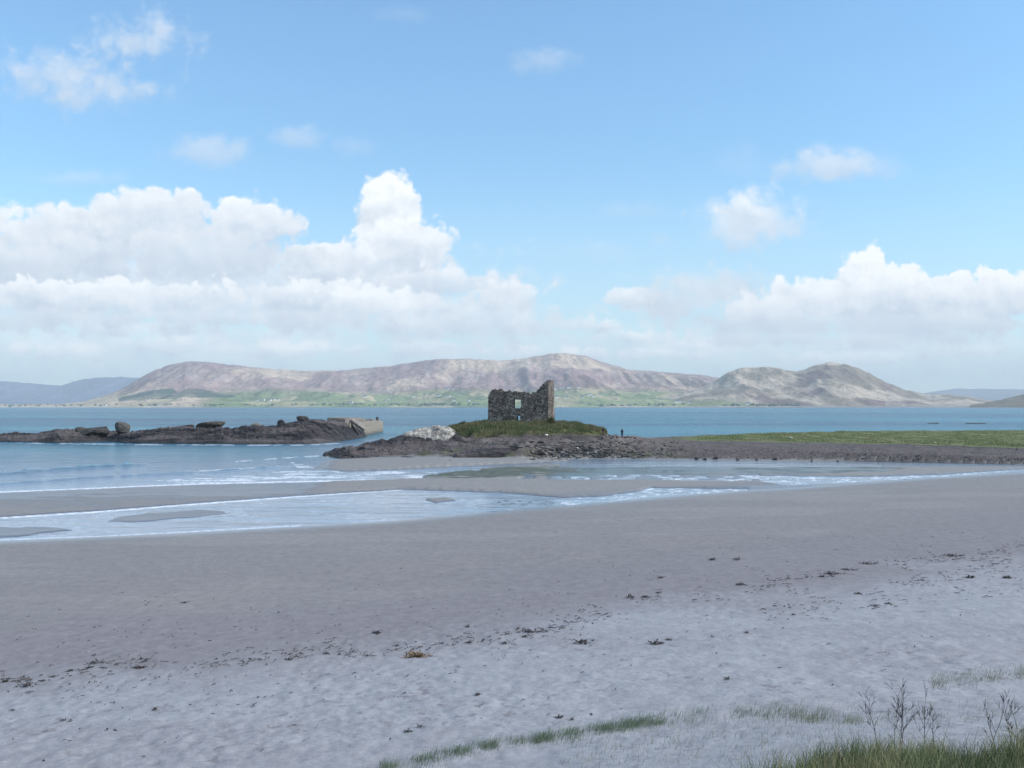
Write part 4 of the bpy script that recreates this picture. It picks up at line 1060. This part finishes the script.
wm_ = [weed_mesh(700 + k, n, s) for k, (n, s) in enumerate([(36, .22), (22, .15), (14, .10), (50, .33)])]
for x in wm_: x.materials.append(weedm)
def weed_clump(px, py, wpx, k, label, group):
    q = at(px, py, 12); s = 1.25 * wpx * q.y / F / [.95, .7, .5, 1.35][k]
    o = new_obj('seaweed_clump', wm_[k], loc=(q.x, q.y, q.z + .005)); o.scale = (s, s * rnd.uniform(.7, 1.0), max(.5, s * 1.0)); o.rotation_euler = (0, 0, rnd.uniform(0, 6.28) if wpx < 14 else rnd.uniform(-.3, .4))
    return tag(o, label, 'seaweed', group)
wg = 'seaweed clumps on the beach'
big = [(96, 663, 18, 3, 'largest tangle of dark seaweed on the left side of the tide line'), (89, 668, 9, 1, 'dark seaweed just below the largest tangle on the left'),
 (71, 671, 9, 1, 'dark seaweed clump left of the largest tangle'), (54, 677, 7, 2, 'small seaweed clump second from the left on the tide line below the tangle'), (5, 682, 9, 1, 'seaweed clump at the left edge of the picture'),
 (26, 686, 12, 2, 'thin seaweed trail near the left edge'), (94, 656, 5, 2, 'little seaweed tuft above the largest tangle'), (139, 668, 12, 1, 'flat seaweed clump right of the largest tangle'),
 (155, 710, 9, 1, 'dark seaweed clump alone on the pale sand lower left'), (12, 711, 5, 2, 'small seaweed bit low at the left edge'), (63, 721, 6, 2, 'flat seaweed bit low on the left of the pale sand'),
 (185, 603, 6, 2, 'lone black seaweed scrap high on the damp sand, left'), (327, 654, 8, 1, 'seaweed cluster on the damp edge left of centre'), (289, 660, 9, 1, 'seaweed clump left of the centre pair'),
 (367, 656, 6, 2, 'small seaweed clump left of the brown heap'), (376, 633, 12, 1, 'flat seaweed piece above the tide line, centre left'),
 (531, 632, 16, 0, 'broad loose seaweed tangle in the middle of the tide line'), (525, 637, 7, 2, 'dark knot under the middle tangle'), (467, 627, 7, 2, 'small seaweed clump left of the middle tangle'),
 (469, 643, 7, 2, 'small dark seaweed under the tide line, left of centre'), (505, 644, 8, 2, 'flat seaweed clump below the middle tangle'), (655, 644, 17, 1, 'long dark seaweed piece right of centre'),
 (668, 640, 9, 1, 'seaweed just above the long dark piece'), (584, 643, 16, 2, 'thin seaweed trail left of the long dark piece'), (478, 695, 9, 1, 'dark seaweed clump low in the centre of the pale sand'),
 (559, 718, 10, 1, 'dark seaweed clump just above the marram strip'), (572, 720, 5, 2, 'small seaweed bit just above the marram strip'), (407, 732, 10, 1, 'seaweed clump near the bottom edge, centre left'), (421, 727, 7, 2, 'small seaweed right of the bottom clump'),
 (631, 598, 10, 2, 'seaweed scraps on the tide line, left of the small group'), (644, 597, 8, 1, 'seaweed clump in the small group right of centre'), (658, 593, 8, 1, 'right-hand clump of the small group right of centre'), (661, 578, 7, 2, 'lone seaweed clump above the small group'),
 (833, 574, 20, 3, 'largest tangle of dark seaweed on the right side of the tide line'), (822, 577, 9, 1, 'left end of the largest right-hand seaweed tangle'), (848, 570, 12, 0, 'seaweed trailing right from the largest right-hand tangle'),
 (868, 564, 14, 0, 'seaweed clump above and right of the largest tangle'), (742, 585, 12, 1, 'flat seaweed clump at the left start of the right-hand wrack'), (875, 606, 11, 0, 'compact black seaweed heap on the pale sand, right'),
 (889, 604, 8, 1, 'seaweed right beside the compact black heap'), (953, 556, 14, 0, 'long dark seaweed tangle near the right edge'), (970, 578, 13, 1, 'thin seaweed line low right of the wrack'), (1008, 578, 13, 1, 'thin seaweed line nearest the right edge'),
 (859, 594, 9, 1, 'small seaweed clump above the compact heap'), (793, 615, 4, 2, 'small round seaweed dot below the wrack'), (746, 633, 6, 2, 'small seaweed curl on the pale sand right of centre'), (713, 637, 4, 2, 'tiny seaweed dot on the pale sand right of centre'),
 (727, 679, 7, 2, 'dark seaweed scrap low on the right pale sand'), (712, 560, 8, 2, 'seaweed scrap on the damp sand right of centre'), (737, 560, 8, 2, 'second seaweed scrap on the damp sand right of centre')]
for (x, y, w_, k, lb) in big: weed_clump(x, y, w_, k, lb, wg)
# brown heap of straw-like weed
hb_ = weed_mesh(760, 90, .16); hb_.materials.append(simple_mat('brown_weed', (.20, .14, .09), .9, .5, 20))
q = at(417, 657, 12); o = new_obj('seaweed_heap', hb_, loc=(q.x, q.y, q.z)); o.scale = (.9, .8, 1.3); tag(o, 'brown straw-like heap of dry weed on the pale sand, left of centre', 'seaweed', wg)
# the fine wrack and litter
V = []; Q = []; n0 = 0; r_ = random.Random(770)
tl = [(0, 683), (60, 674), (130, 664), (200, 660), (330, 652), (420, 640), (530, 632), (600, 612), (660, 594), (760, 588), (830, 574), (950, 557), (1024, 547)]
tlx = [a_[0] for a_ in tl]; tly = [a_[1] for a_ in tl]
cnt = 0
while cnt < 1500:
    u = r_.random(); x = r_.uniform(0, 1030)
    if u < .40: y = np.interp(x, tlx, tly) + r_.gauss(0, 5)
    elif u < .62: x = r_.uniform(760, 1024); y = 600 - (x - 760) * .13 + r_.gauss(0, 12)
    elif u < .82: y = np.interp(x, tlx, tly) + abs(r_.gauss(0, 45))
    else: y = np.interp(x, tlx, tly) - abs(r_.gauss(0, 40))
    if y > 765 or y < 530 or vnoise(x / 25, y / 8, 771) < r_.uniform(.25, .75): continue
    q = at(x, y, 12); cnt += 1
    a_ = r_.gauss(0, .9); L = r_.uniform(.03, .26) * (1 if u < .62 else .55); w_ = r_.uniform(.005, .022); b0 = len(V); X_, Y_, z_ = q.x, q.y, q.z + .012
    s = 3
    for i in range(s + 1):
        V.append((X_ - math.sin(a_) * w_, Y_ + math.cos(a_) * w_, z_)); V.append((X_ + math.sin(a_) * w_, Y_ - math.cos(a_) * w_, z_ + .02))
        a_ += r_.uniform(-.8, .8); X_ += math.cos(a_) * L / s; Y_ += math.sin(a_) * L / s; z_ = gz(X_, Y_) + r_.uniform(.005, .04)
    for i in range(s): Q.append((b0 + 2 * i, b0 + 2 * i + 1, b0 + 2 * i + 3, b0 + 2 * i + 2))
tag(new_obj('wrack_litter', np_mesh('wrack_litter', V, Q, True), weedm), 'fine scraps of seaweed and litter strewn along the tide line', 'seaweed', kind='stuff')

# ================================================================== PEOPLE
def person(px, py, D, label, facing, jacket, trousers, hairc, pose):
    x = X_of(px, D); z = gz(x, D) if py is None else Z_of(py, D)
    e = new_obj('person', None, loc=(x, D, z)); e.rotation_euler = (0, 0, facing); tag(e, label, 'person', 'people beside the mound')
    V, E, Rd = [], [], []
    def pt(p_, r_): V.append(p_); Rd.append(r_); return len(V) - 1
    def ch(i, lst):
        for p_, r_ in lst:
            k = pt(p_, r_); E.append((i, k)); i = k
        return i
    pel = pt((0, 0, .95), .15)
    chest = ch(pel, [((0, .01, 1.12), .135), ((0, 0, 1.32), .16)])
    neck = ch(chest, [((0, 0, 1.47), .08), ((0, -.005, 1.53), .055)])
    head = ch(neck, [((0, -.01, 1.60), .085), ((0, -.015, 1.69), .088), ((0, -.005, 1.74), .05)])
    nose = ch(neck + 1, [((0, -.105, 1.62), .018)])
    for s in (-1, 1):
        ch(neck + 1, [((s * .088, 0, 1.63), .018)])
        st = pose.get('stride', .06) * s
        ch(pel, [((s * .10, 0, .88), .10), ((s * .11, -st * .8 - .02, .50), .085), ((s * .11, st * .2 - st, .10), .062), ((s * .12, -st - .13, .045), .035)])
        hx = pose.get('hand', (.24, -.06, .86)); 
        if s == pose.get('bent', 0): el, hd = (s * .27, .04, 1.12), (s * .16, -.24, 1.18)
        else: el, hd = (s * .25, .03, 1.14), (s * hx[0], hx[1], hx[2])
        sh = ch(chest, [((s * .19, 0, 1.40), .075), (el, .048), (hd, .032)])
        elv, hdv = Vector(el), Vector(hd); dv = (hdv - elv).normalized()
        palm = ch(sh, [(tuple(hdv + dv * .07), .028)])
        side = Vector((0, -1, 0)) if abs(dv.z) > .6 else Vector((0, 0, 1))
        for f in range(4):
            base = hdv + dv * .085 + side * (.027 - f * .018); ln = (.06, .07, .065, .05)[f]
            a_ = ch(palm, [(tuple(base), .009), (tuple(base + dv * ln * .55 + Vector((-s * .006, 0, 0))), .0085), (tuple(base + dv * ln + Vector((-s * .022, -.004, 0))), .0075)])
        ch(sh, [(tuple(hdv + dv * .025 + side * .035), .011), (tuple(hdv + dv * .06 + side * .055), .009)])
    me = bpy.data.meshes.new('body'); me.from_pydata(V, E, []); tmp = bpy.data.objects.new('tmp', me); C.objects.link(tmp)
    md_ = tmp.modifiers.new('s', 'SKIN'); sv = me.skin_vertices[0].data
    for i, r_ in enumerate(Rd): sv[i].radius = (r_, r_ * (.72 if i in (0, chest, chest - 1) else 1))
    sv[0].use_root = True; sb_ = tmp.modifiers.new('d', 'SUBSURF'); sb_.levels = 1; sb_.render_levels = 1
    dg = bpy.context.evaluated_depsgraph_get(); m2 = bpy.data.meshes.new_from_object(tmp.evaluated_get(dg)); bpy.data.objects.remove(tmp)
    n = len(m2.vertices); co = np.zeros(n * 3); m2.vertices.foreach_get('co', co); co = co.reshape(-1, 3)
    cc = np.tile(np.array(trousers), (n, 1)); cc[co[:, 2] > .92] = jacket; cc[co[:, 2] < .10] = (.02, .02, .02); cc[co[:, 2] > 1.50] = (.45, .30, .23)
    hands = (np.abs(co[:, 0]) > .205) & (co[:, 2] < .88) & (co[:, 2] > .6); cc[hands] = (.45, .30, .23)
    a_ = m2.color_attributes.new('col', 'FLOAT_COLOR', 'POINT'); c4 = np.ones((n, 4)); c4[:, :3] = cc; a_.data.foreach_set('color', c4.ravel())
    m2.polygons.foreach_set('use_smooth', np.ones(len(m2.polygons), bool)); m2.name = 'body'
    new_obj('body', m2, attr_mat('person_cloth', .1, 20, .85, .0), e)
    hv, hf_ = ico(3); hv = hv * np.array([.094, .105, .11]); keep = ~((hv[:, 1] < -.05) & (hv[:, 2] < .05)); hv = np.where(keep[:, None], hv, hv * .8)
    new_obj('hair', np_mesh('hair', hv + np.array([0, .012, 1.68]), hf_, True), simple_mat('hair', hairc, .7, .2, 30), e)
    return e
pxp = at(622, 437.8, 150)
person(622, 437.9, pxp.y, 'person in dark clothes standing on the stones right of the grass mound', R(160), (.018, .018, .028), (.02, .02, .03), (.03, .02, .015), {'stride': .05, 'bent': 1})
person(603.3, None, 184.8, 'person in dark clothes at the right end of the mound, left of the other walker', R(-60), (.03, .022, .022), (.015, .015, .02), (.02, .015, .01), {'stride': .14})

# ================================================================== SKY, SUN, HAZE, CAMERA
SUN_EL, SUN_AZ = R(38), R(100)      # azimuth clockwise from the view direction: high, to the right
wd = bpy.data.worlds.new('World'); sc.world = wd; wd.use_nodes = True
t = NT(wd.node_tree); bg = t.n['Background']
sky = t.add('ShaderNodeTexSky', sky_type='NISHITA'); sky.sun_disc = False; sky.sun_elevation = SUN_EL; sky.sun_rotation = SUN_AZ
sky.altitude = 0; sky.air_density = 1.0; sky.dust_density = .15; sky.ozone_density = 1.5
SKYC = sky.outputs[0]
dirv = t.add('ShaderNodeTexCoord').outputs['Generated']
sp = t.add('ShaderNodeSeparateXYZ'); t.put(sp.inputs[0], dirv)
yy = t.m('MAXIMUM', sp.outputs[1], .08)
U = t.m('MULTIPLY', t.m('DIVIDE', sp.outputs[0], yy), 9.95); V_ = t.m('MULTIPLY', t.m('DIVIDE', sp.outputs[2], yy), 9.95)   # hundred-pixel units
cmb = t.add('ShaderNodeCombineXYZ'); t.put(cmb.inputs[0], U); t.put(cmb.inputs[1], V_); UV = cmb.outputs[0]
# cauliflower displacement, stronger for small scales
nA = t.noise(UV, 1.5, 6, .55); nB = t.noise(UV, 5.5, 6, .6); nC = t.noise(t.scale(UV, (1., 2.6, 1)), 1.1, 6, .6)
bl = t.add('ShaderNodeTexVoronoi', feature='SMOOTH_F1'); t.put(bl.inputs['Vector'], t.vm('ADD', UV, t.vm('MULTIPLY', t.add('ShaderNodeCombineXYZ').outputs[0], (1, 1, 1))))
bl.inputs['Scale'].default_value = 4.5; bl.inputs['Smoothness'].default_value = .4
if 'Detail' in bl.inputs: bl.inputs['Detail'].default_value = 2.5; bl.inputs['Roughness'].default_value = .55
# wobble the voronoi a little
wob = t.add('ShaderNodeTexNoise'); t.put(wob.inputs[0], UV); wob.inputs['Scale'].default_value = 3; wob.inputs['Detail'].default_value = 3
t.put(bl.inputs['Vector'], t.vm('ADD', UV, t.vm('MULTIPLY', wob.outputs['Color'], (.25, .25, 0))))
puff = t.m('SUBTRACT', .5, bl.outputs['Distance'])
E = t.m('ADD', t.m('MULTIPLY', t.m('SUBTRACT', nA, .5), 1.5), t.m('ADD', t.m('MULTIPLY', puff, .7), t.m('MULTIPLY', t.m('SUBTRACT', nB, .5), .7)))
# light: offset towards the sun (up and right)
UVo = t.vm('ADD', UV, (.06, .10, 0)); nBo = t.noise(UVo, 1.9, 6, .6); nBi = t.noise(UV, 1.9, 6, .6)
lit = t.m('MULTIPLY', t.m('SUBTRACT', nBi, nBo), 3.2)
lit = t.m('ADD', lit, t.m('MULTIPLY', t.m('SUBTRACT', nC, .5), 1.3))
g = bpy.data.node_groups.new('cloud_lobe', 'ShaderNodeTree')
for nm, ty in (('Prev', 'NodeSocketColor'), ('UV', 'NodeSocketVector'), ('E', 'NodeSocketFloat'), ('Lit', 'NodeSocketFloat'), ('Cx', 'NodeSocketFloat'), ('Cy', 'NodeSocketFloat'),
               ('Rx', 'NodeSocketFloat'), ('Rt', 'NodeSocketFloat'), ('Rb', 'NodeSocketFloat'), ('Soft', 'NodeSocketFloat'), ('Op', 'NodeSocketFloat'), ('Bright', 'NodeSocketFloat'), ('Edge', 'NodeSocketFloat')):
    g.interface.new_socket(nm, in_out='INPUT', socket_type=ty)
g.interface.new_socket('Out', in_out='OUTPUT', socket_type='NodeSocketColor')
k = NT(g); gi = k.add('NodeGroupInput').outputs; go = k.add('NodeGroupOutput')
s2 = k.add('ShaderNodeSeparateXYZ'); k.put(s2.inputs[0], gi['UV'])
dx = k.m('DIVIDE', k.m('SUBTRACT', s2.outputs[0], gi['Cx']), gi['Rx']); dy = k.m('SUBTRACT', s2.outputs[1], gi['Cy'])
up = k.m('DIVIDE', dy, gi['Rt']); dn = k.m('DIVIDE', dy, k.m('MULTIPLY', gi['Rb'], -1.)); dyn = k.m('MAXIMUM', up, dn)
rr_ = k.m('SQRT', k.m('ADD', k.m('MULTIPLY', dx, dx), k.m('MULTIPLY', dyn, dyn)))
# edges break up most at the top, the base stays flat
f = k.m('SUBTRACT', k.m('ADD', 1., k.m('MULTIPLY', gi['E'], gi['Edge'])), rr_)
al = k.mr(f, k.m('MULTIPLY', gi['Soft'], -1.), gi['Soft'], 0., 1., True)
al = k.m('MULTIPLY', al, gi['Op'])
shade = k.m('ADD', k.mr(up, -.75, .75, 0., 1.), k.m('MULTIPLY', gi['Lit'], .55)); shade = k.m('MULTIPLY', shade, 1., clamp=True)
k.put(shade.node.inputs[1], gi['Bright'])
CS = 1.0
cc = k.mix(shade, (3.25, 3.7, 4.3, 1), (5.35, 5.5, 5.65, 1))
k.put(go.inputs[0], k.mix(al, gi['Prev'], cc))
gy_ = t.mr(sp.outputs[2], .02, .36, .80, 1.0); gx = t.add('ShaderNodeCombineXYZ')
for i in range(3): t.put(gx.inputs[i], gy_)
cur = t.vm('MULTIPLY', t.vm('MULTIPLY', SKYC, (.82, 1.04, 1.10)), gx.outputs[0])
# general broken cloud for the parts of the sky the photograph does not show
cp = t.add('ShaderNodeCombineXYZ'); zc_ = t.m('MAXIMUM', sp.outputs[2], .06)
t.put(cp.inputs[0], t.m('DIVIDE', sp.outputs[0], zc_)); t.put(cp.inputs[1], t.m('DIVIDE', sp.outputs[1], zc_))
gen = t.mr(t.noise(cp.outputs[0], .45, 7, .55), .50, .62, 0, .9, True)
behind = t.mr(sp.outputs[1], .45, .15, 0., 1., True)
high = t.mr(sp.outputs[2], .42, .6, 0., 1., True)
cur = t.mix(t.m('MULTIPLY', gen, t.m('MAXIMUM', behind, high)), cur, (3.4, 3.7, 4.2, 1))
# pale air near the horizon
hz = t.mr(V_, 0., 2.6, .62, 0., True)
cur = t.mix(t.m('MULTIPLY', hz, t.mr(sp.outputs[1], 0, .3)), cur, (3.3, 4.0, 4.75, 1))
LOBES = []
def lobe(*a): LOBES.append(a)
# far low banks first: (x, y, half-width, rise, fall, softness, opacity, brightness, raggedness)
for a_ in [(150, 350, 420, 48, 40, .4, .62, .85, .9), (560, 350, 260, 34, 45, .4, .45, .8, .9), (900, 352, 330, 35, 40, .4, .6, .8, .9),
           (60, 352, 120, 14, 10, .22, .75, 1.15, 1.3), (180, 345, 110, 16, 12, .22, .7, 1.2, 1.3), (300, 350, 110, 13, 10, .22, .75, 1.15, 1.3), (420, 348, 100, 16, 12, .22, .75, 1.2, 1.3),
           (520, 352, 80, 12, 9, .22, .7, 1.15, 1.3), (640, 355, 110, 11, 8, .22, .7, 1.1, 1.3), (860, 358, 120, 10, 8, .25, .6, 1.1, 1.3), (980, 352, 90, 12, 8, .25, .6, 1.1, 1.3),
           (430, 326, 110, 18, 14, .2, .85, 1.15, 1.1), (300, 322, 100, 14, 12, .22, .75, 1.1, 1.1), (120, 328, 130, 16, 12, .22, .75, 1.1, 1.1), (585, 325, 46, 15, 13, .2, .85, 1.05, 1.), (700, 345, 70, 12, 9, .25, .7, 1.1, 1.2)]:
    lobe(*a_)
# the body of the two banks
for a_ in [(180, 290, 400, 60, 50, .3, .88, .62, .7), (460, 318, 170, 34, 36, .3, .85, .8, .9), (60, 250, 160, 40, 50, .25, .9, .6, .8), (880, 318, 280, 34, 36, .3, .88, .7, .9), (690, 302, 90, 24, 26, .3, .7, .6, 1.)]:
    lobe(*a_)
# wisps high up
for a_ in [(45, 76, 105, 30, 28, .7, .62, .45, 1.3), (135, 42, 66, 30, 24, .7, .62, .6, 1.3), (95, 92, 70, 16, 18, .8, .4, .4, 1.3), (205, 152, 48, 17, 17, .6, .5, .35, 1.), (290, 138, 34, 14, 13, .6, .38, .4, 1.),
           (352, 147, 22, 10, 10, .7, .2, .35, 1.), (540, 62, 34, 13, 11, .8, .3, .5, 1.2), (85, 178, 54, 8, 8, .8, .3, .6, 1.2), (740, 166, 24, 18, 12, .8, .14, .4, 1.), (640, 211, 34, 9, 8, .7, .22, .35, 1.),
           (660, 240, 14, 12, 10, .7, .28, .5, 1.), (405, 15, 26, 10, 8, .8, .12, .6, 1.), (590, 255, 60, 14, 10, .8, .12, .6, 1.),
           (838, 168, 68, 22, 16, .5, .68, .5, .8), (748, 226, 62, 36, 26, .4, .8, .7, .8), (745, 212, 32, 18, 20, .35, .6, .95, .9)]:
    lobe(*a_)
# left bank, back to front
for a_ in [(60, 238, 120, 42, 60, .14, .95, .8, .7), (150, 214, 84, 36, 60, .12, .97, .88, .6), (250, 220, 62, 28, 50, .12, .97, .95, .65), (388, 210, 38, 40, 70, .09, 1., 1.15, .45), (398, 250, 68, 42, 50, .13, .98, 1.05, .65),
           (325, 262, 80, 28, 40, .1, .97, .95, .75), (200, 250, 140, 36, 44, .2, .9, .55, .9), (20, 262, 100, 28, 34, .2, .85, .55, .9), (440, 282, 95, 22, 26, .2, .85, .8, 1.), (500, 298, 70, 20, 20, .22, .85, .85, 1.),
           (90, 296, 200, 22, 24, .12, .92, 1.1, 1.), (285, 296, 140, 22, 24, .14, .92, .95, 1.), (390, 304, 110, 20, 20, .16, .9, 1.1, 1.), (225, 318, 230, 14, 14, .25, .75, .6, 1.2), (30, 320, 110, 14, 14, .25, .7, .5, 1.)]:
    lobe(*a_)
# right bank
for a_ in [(632, 297, 38, 14, 12, .2, .85, .9, .9), (705, 288, 95, 26, 28, .35, .75, .5, 1.), (960, 300, 160, 36, 36, .08, .97, 1.05, .75), (862, 280, 36, 40, 42, .09, 1., 1.2, .55), (905, 290, 62, 32, 38, .08, .97, 1.15, .75),
           (820, 302, 95, 34, 30, .1, .95, 1.05, .8), (1010, 295, 75, 30, 40, .08, .97, 1.1, .7), (760, 312, 90, 22, 22, .2, .88, .85, 1.), (900, 325, 230, 14, 14, .22, .85, .35, 1.), (640, 338, 60, 10, 9, .3, .75, 1., 1.1), (800, 340, 160, 9, 8, .3, .6, .55, 1.1)]:
    lobe(*a_)
# the sky is evaluated zone by zone: each zone only chains the lobes that reach into it
def zone(x0, x1, ytop, ybot):
    c = cur
    for (x, y, rx_, rt, rb, soft, op, br, edge) in LOBES:
        kx = 1 + soft + .9 * edge
        if x + rx_ * kx < x0 or x - rx_ * kx > x1 or y - rt * kx > ybot or y + rb * kx < ytop: continue
        n = t.add('ShaderNodeGroup'); n.node_tree = g
        t.put(n.inputs['Prev'], c); t.put(n.inputs['UV'], UV); t.put(n.inputs['E'], E); t.put(n.inputs['Lit'], lit)
        for nm, v in (('Cx', (x - 512) / 100), ('Cy', (HOR - y) / 100), ('Rx', rx_ / 100), ('Rt', rt / 100), ('Rb', rb / 100), ('Soft', soft), ('Op', op), ('Bright', br), ('Edge', edge)): n.inputs[nm].default_value = v
        c = n.outputs[0]
    return backg(c)
BGS = .1
def backg(c):
    b_ = t.add('ShaderNodeBackground'); t.put(b_.inputs['Color'], c); b_.inputs['Strength'].default_value = BGS
    return b_.outputs[0]
def pick(f, lo, hi):
    n = t.add('ShaderNodeMixShader'); t.put(n.inputs[0], f); t.l.new(lo, n.inputs[1]); t.l.new(hi, n.inputs[2]); return n.outputs[0]
def tree(edges, coord, fn):
    if len(edges) == 2: return fn(edges[0], edges[1])
    m_ = len(edges) // 2
    return pick(t.m('GREATER_THAN', coord, edges[m_]), tree(edges[:m_ + 1], coord, fn), tree(edges[m_:], coord, fn))
SX = t.m('ADD', t.m('MULTIPLY', U, 100.), 512.); SY = t.m('SUBTRACT', HOR, t.m('MULTIPLY', V_, 100.))
col_ = lambda x0, x1: tree([-300, 120, 200, 270, 330, 480], SY, lambda y0, y1: zone(x0, x1, y0, y1))
front = tree([-700, 130, 300, 460, 640, 800, 1700], SX, col_)
inside = t.m('MULTIPLY', t.m('GREATER_THAN', sp.outputs[1], .35), t.m('MULTIPLY', t.m('LESS_THAN', t.m('ABSOLUTE', U), 12.), t.m('LESS_THAN', V_, 7.)))
res = pick(inside, backg(cur), front)
t.l.new(res, t.n['World Output'].inputs[0])
wd.cycles.sampling_method = 'MANUAL'; wd.cycles.sample_map_resolution = 256

sl_ = bpy.data.lights.new('sun', 'SUN'); sl_.energy = 2.4; sl_.angle = R(6); sl_.color = (1, .95, .88)
so = bpy.data.objects.new('sun', sl_); C.objects.link(so)
sd = Vector((math.sin(SUN_AZ) * math.cos(SUN_EL), math.cos(SUN_AZ) * math.cos(SUN_EL), math.sin(SUN_EL)))
so.rotation_euler = sd.to_track_quat('Z', 'Y').to_euler(); so.location = (40, -20, 60)

hm = bpy.data.materials.new('haze_air'); hm.use_nodes = True; nt = hm.node_tree; nt.nodes.clear()
vo = nt.nodes.new('ShaderNodeVolumePrincipled'); vo.inputs['Color'].default_value = (.82, .93, 1., 1); vo.inputs['Density'].default_value = 6.3e-5; vo.inputs['Anisotropy'].default_value = 0
ou = nt.nodes.new('ShaderNodeOutputMaterial'); nt.links.new(vo.outputs[0], ou.inputs['Volume'])
hz_ = new_obj('haze', box_mesh('haze', [(-20000, 20000, -300, 21500, -9.5, 640)]), hm); tag(hz_, kind='stuff')

cam = bpy.data.cameras.new('camera'); cam.sensor_width = 36; cam.lens = F / 1024 * 36; cam.clip_start = .1; cam.clip_end = 200000
cam.shift_y = (HOR - 384) / 1024
co_ = bpy.data.objects.new('camera', cam); C.objects.link(co_); co_.location = (0, 0, EYE); co_.rotation_euler = (R(90), 0, 0); sc.camera = co_
sc.view_settings.view_transform = 'Standard'; sc.view_settings.look = 'None'; sc.view_settings.gamma = 1; sc.view_settings.exposure = 1.0
sc.cycles.use_denoising = True; sc.cycles.max_bounces = 6; sc.cycles.volume_bounces = 0; sc.cycles.caustics_reflective = False
sc.render.film_transparent = False
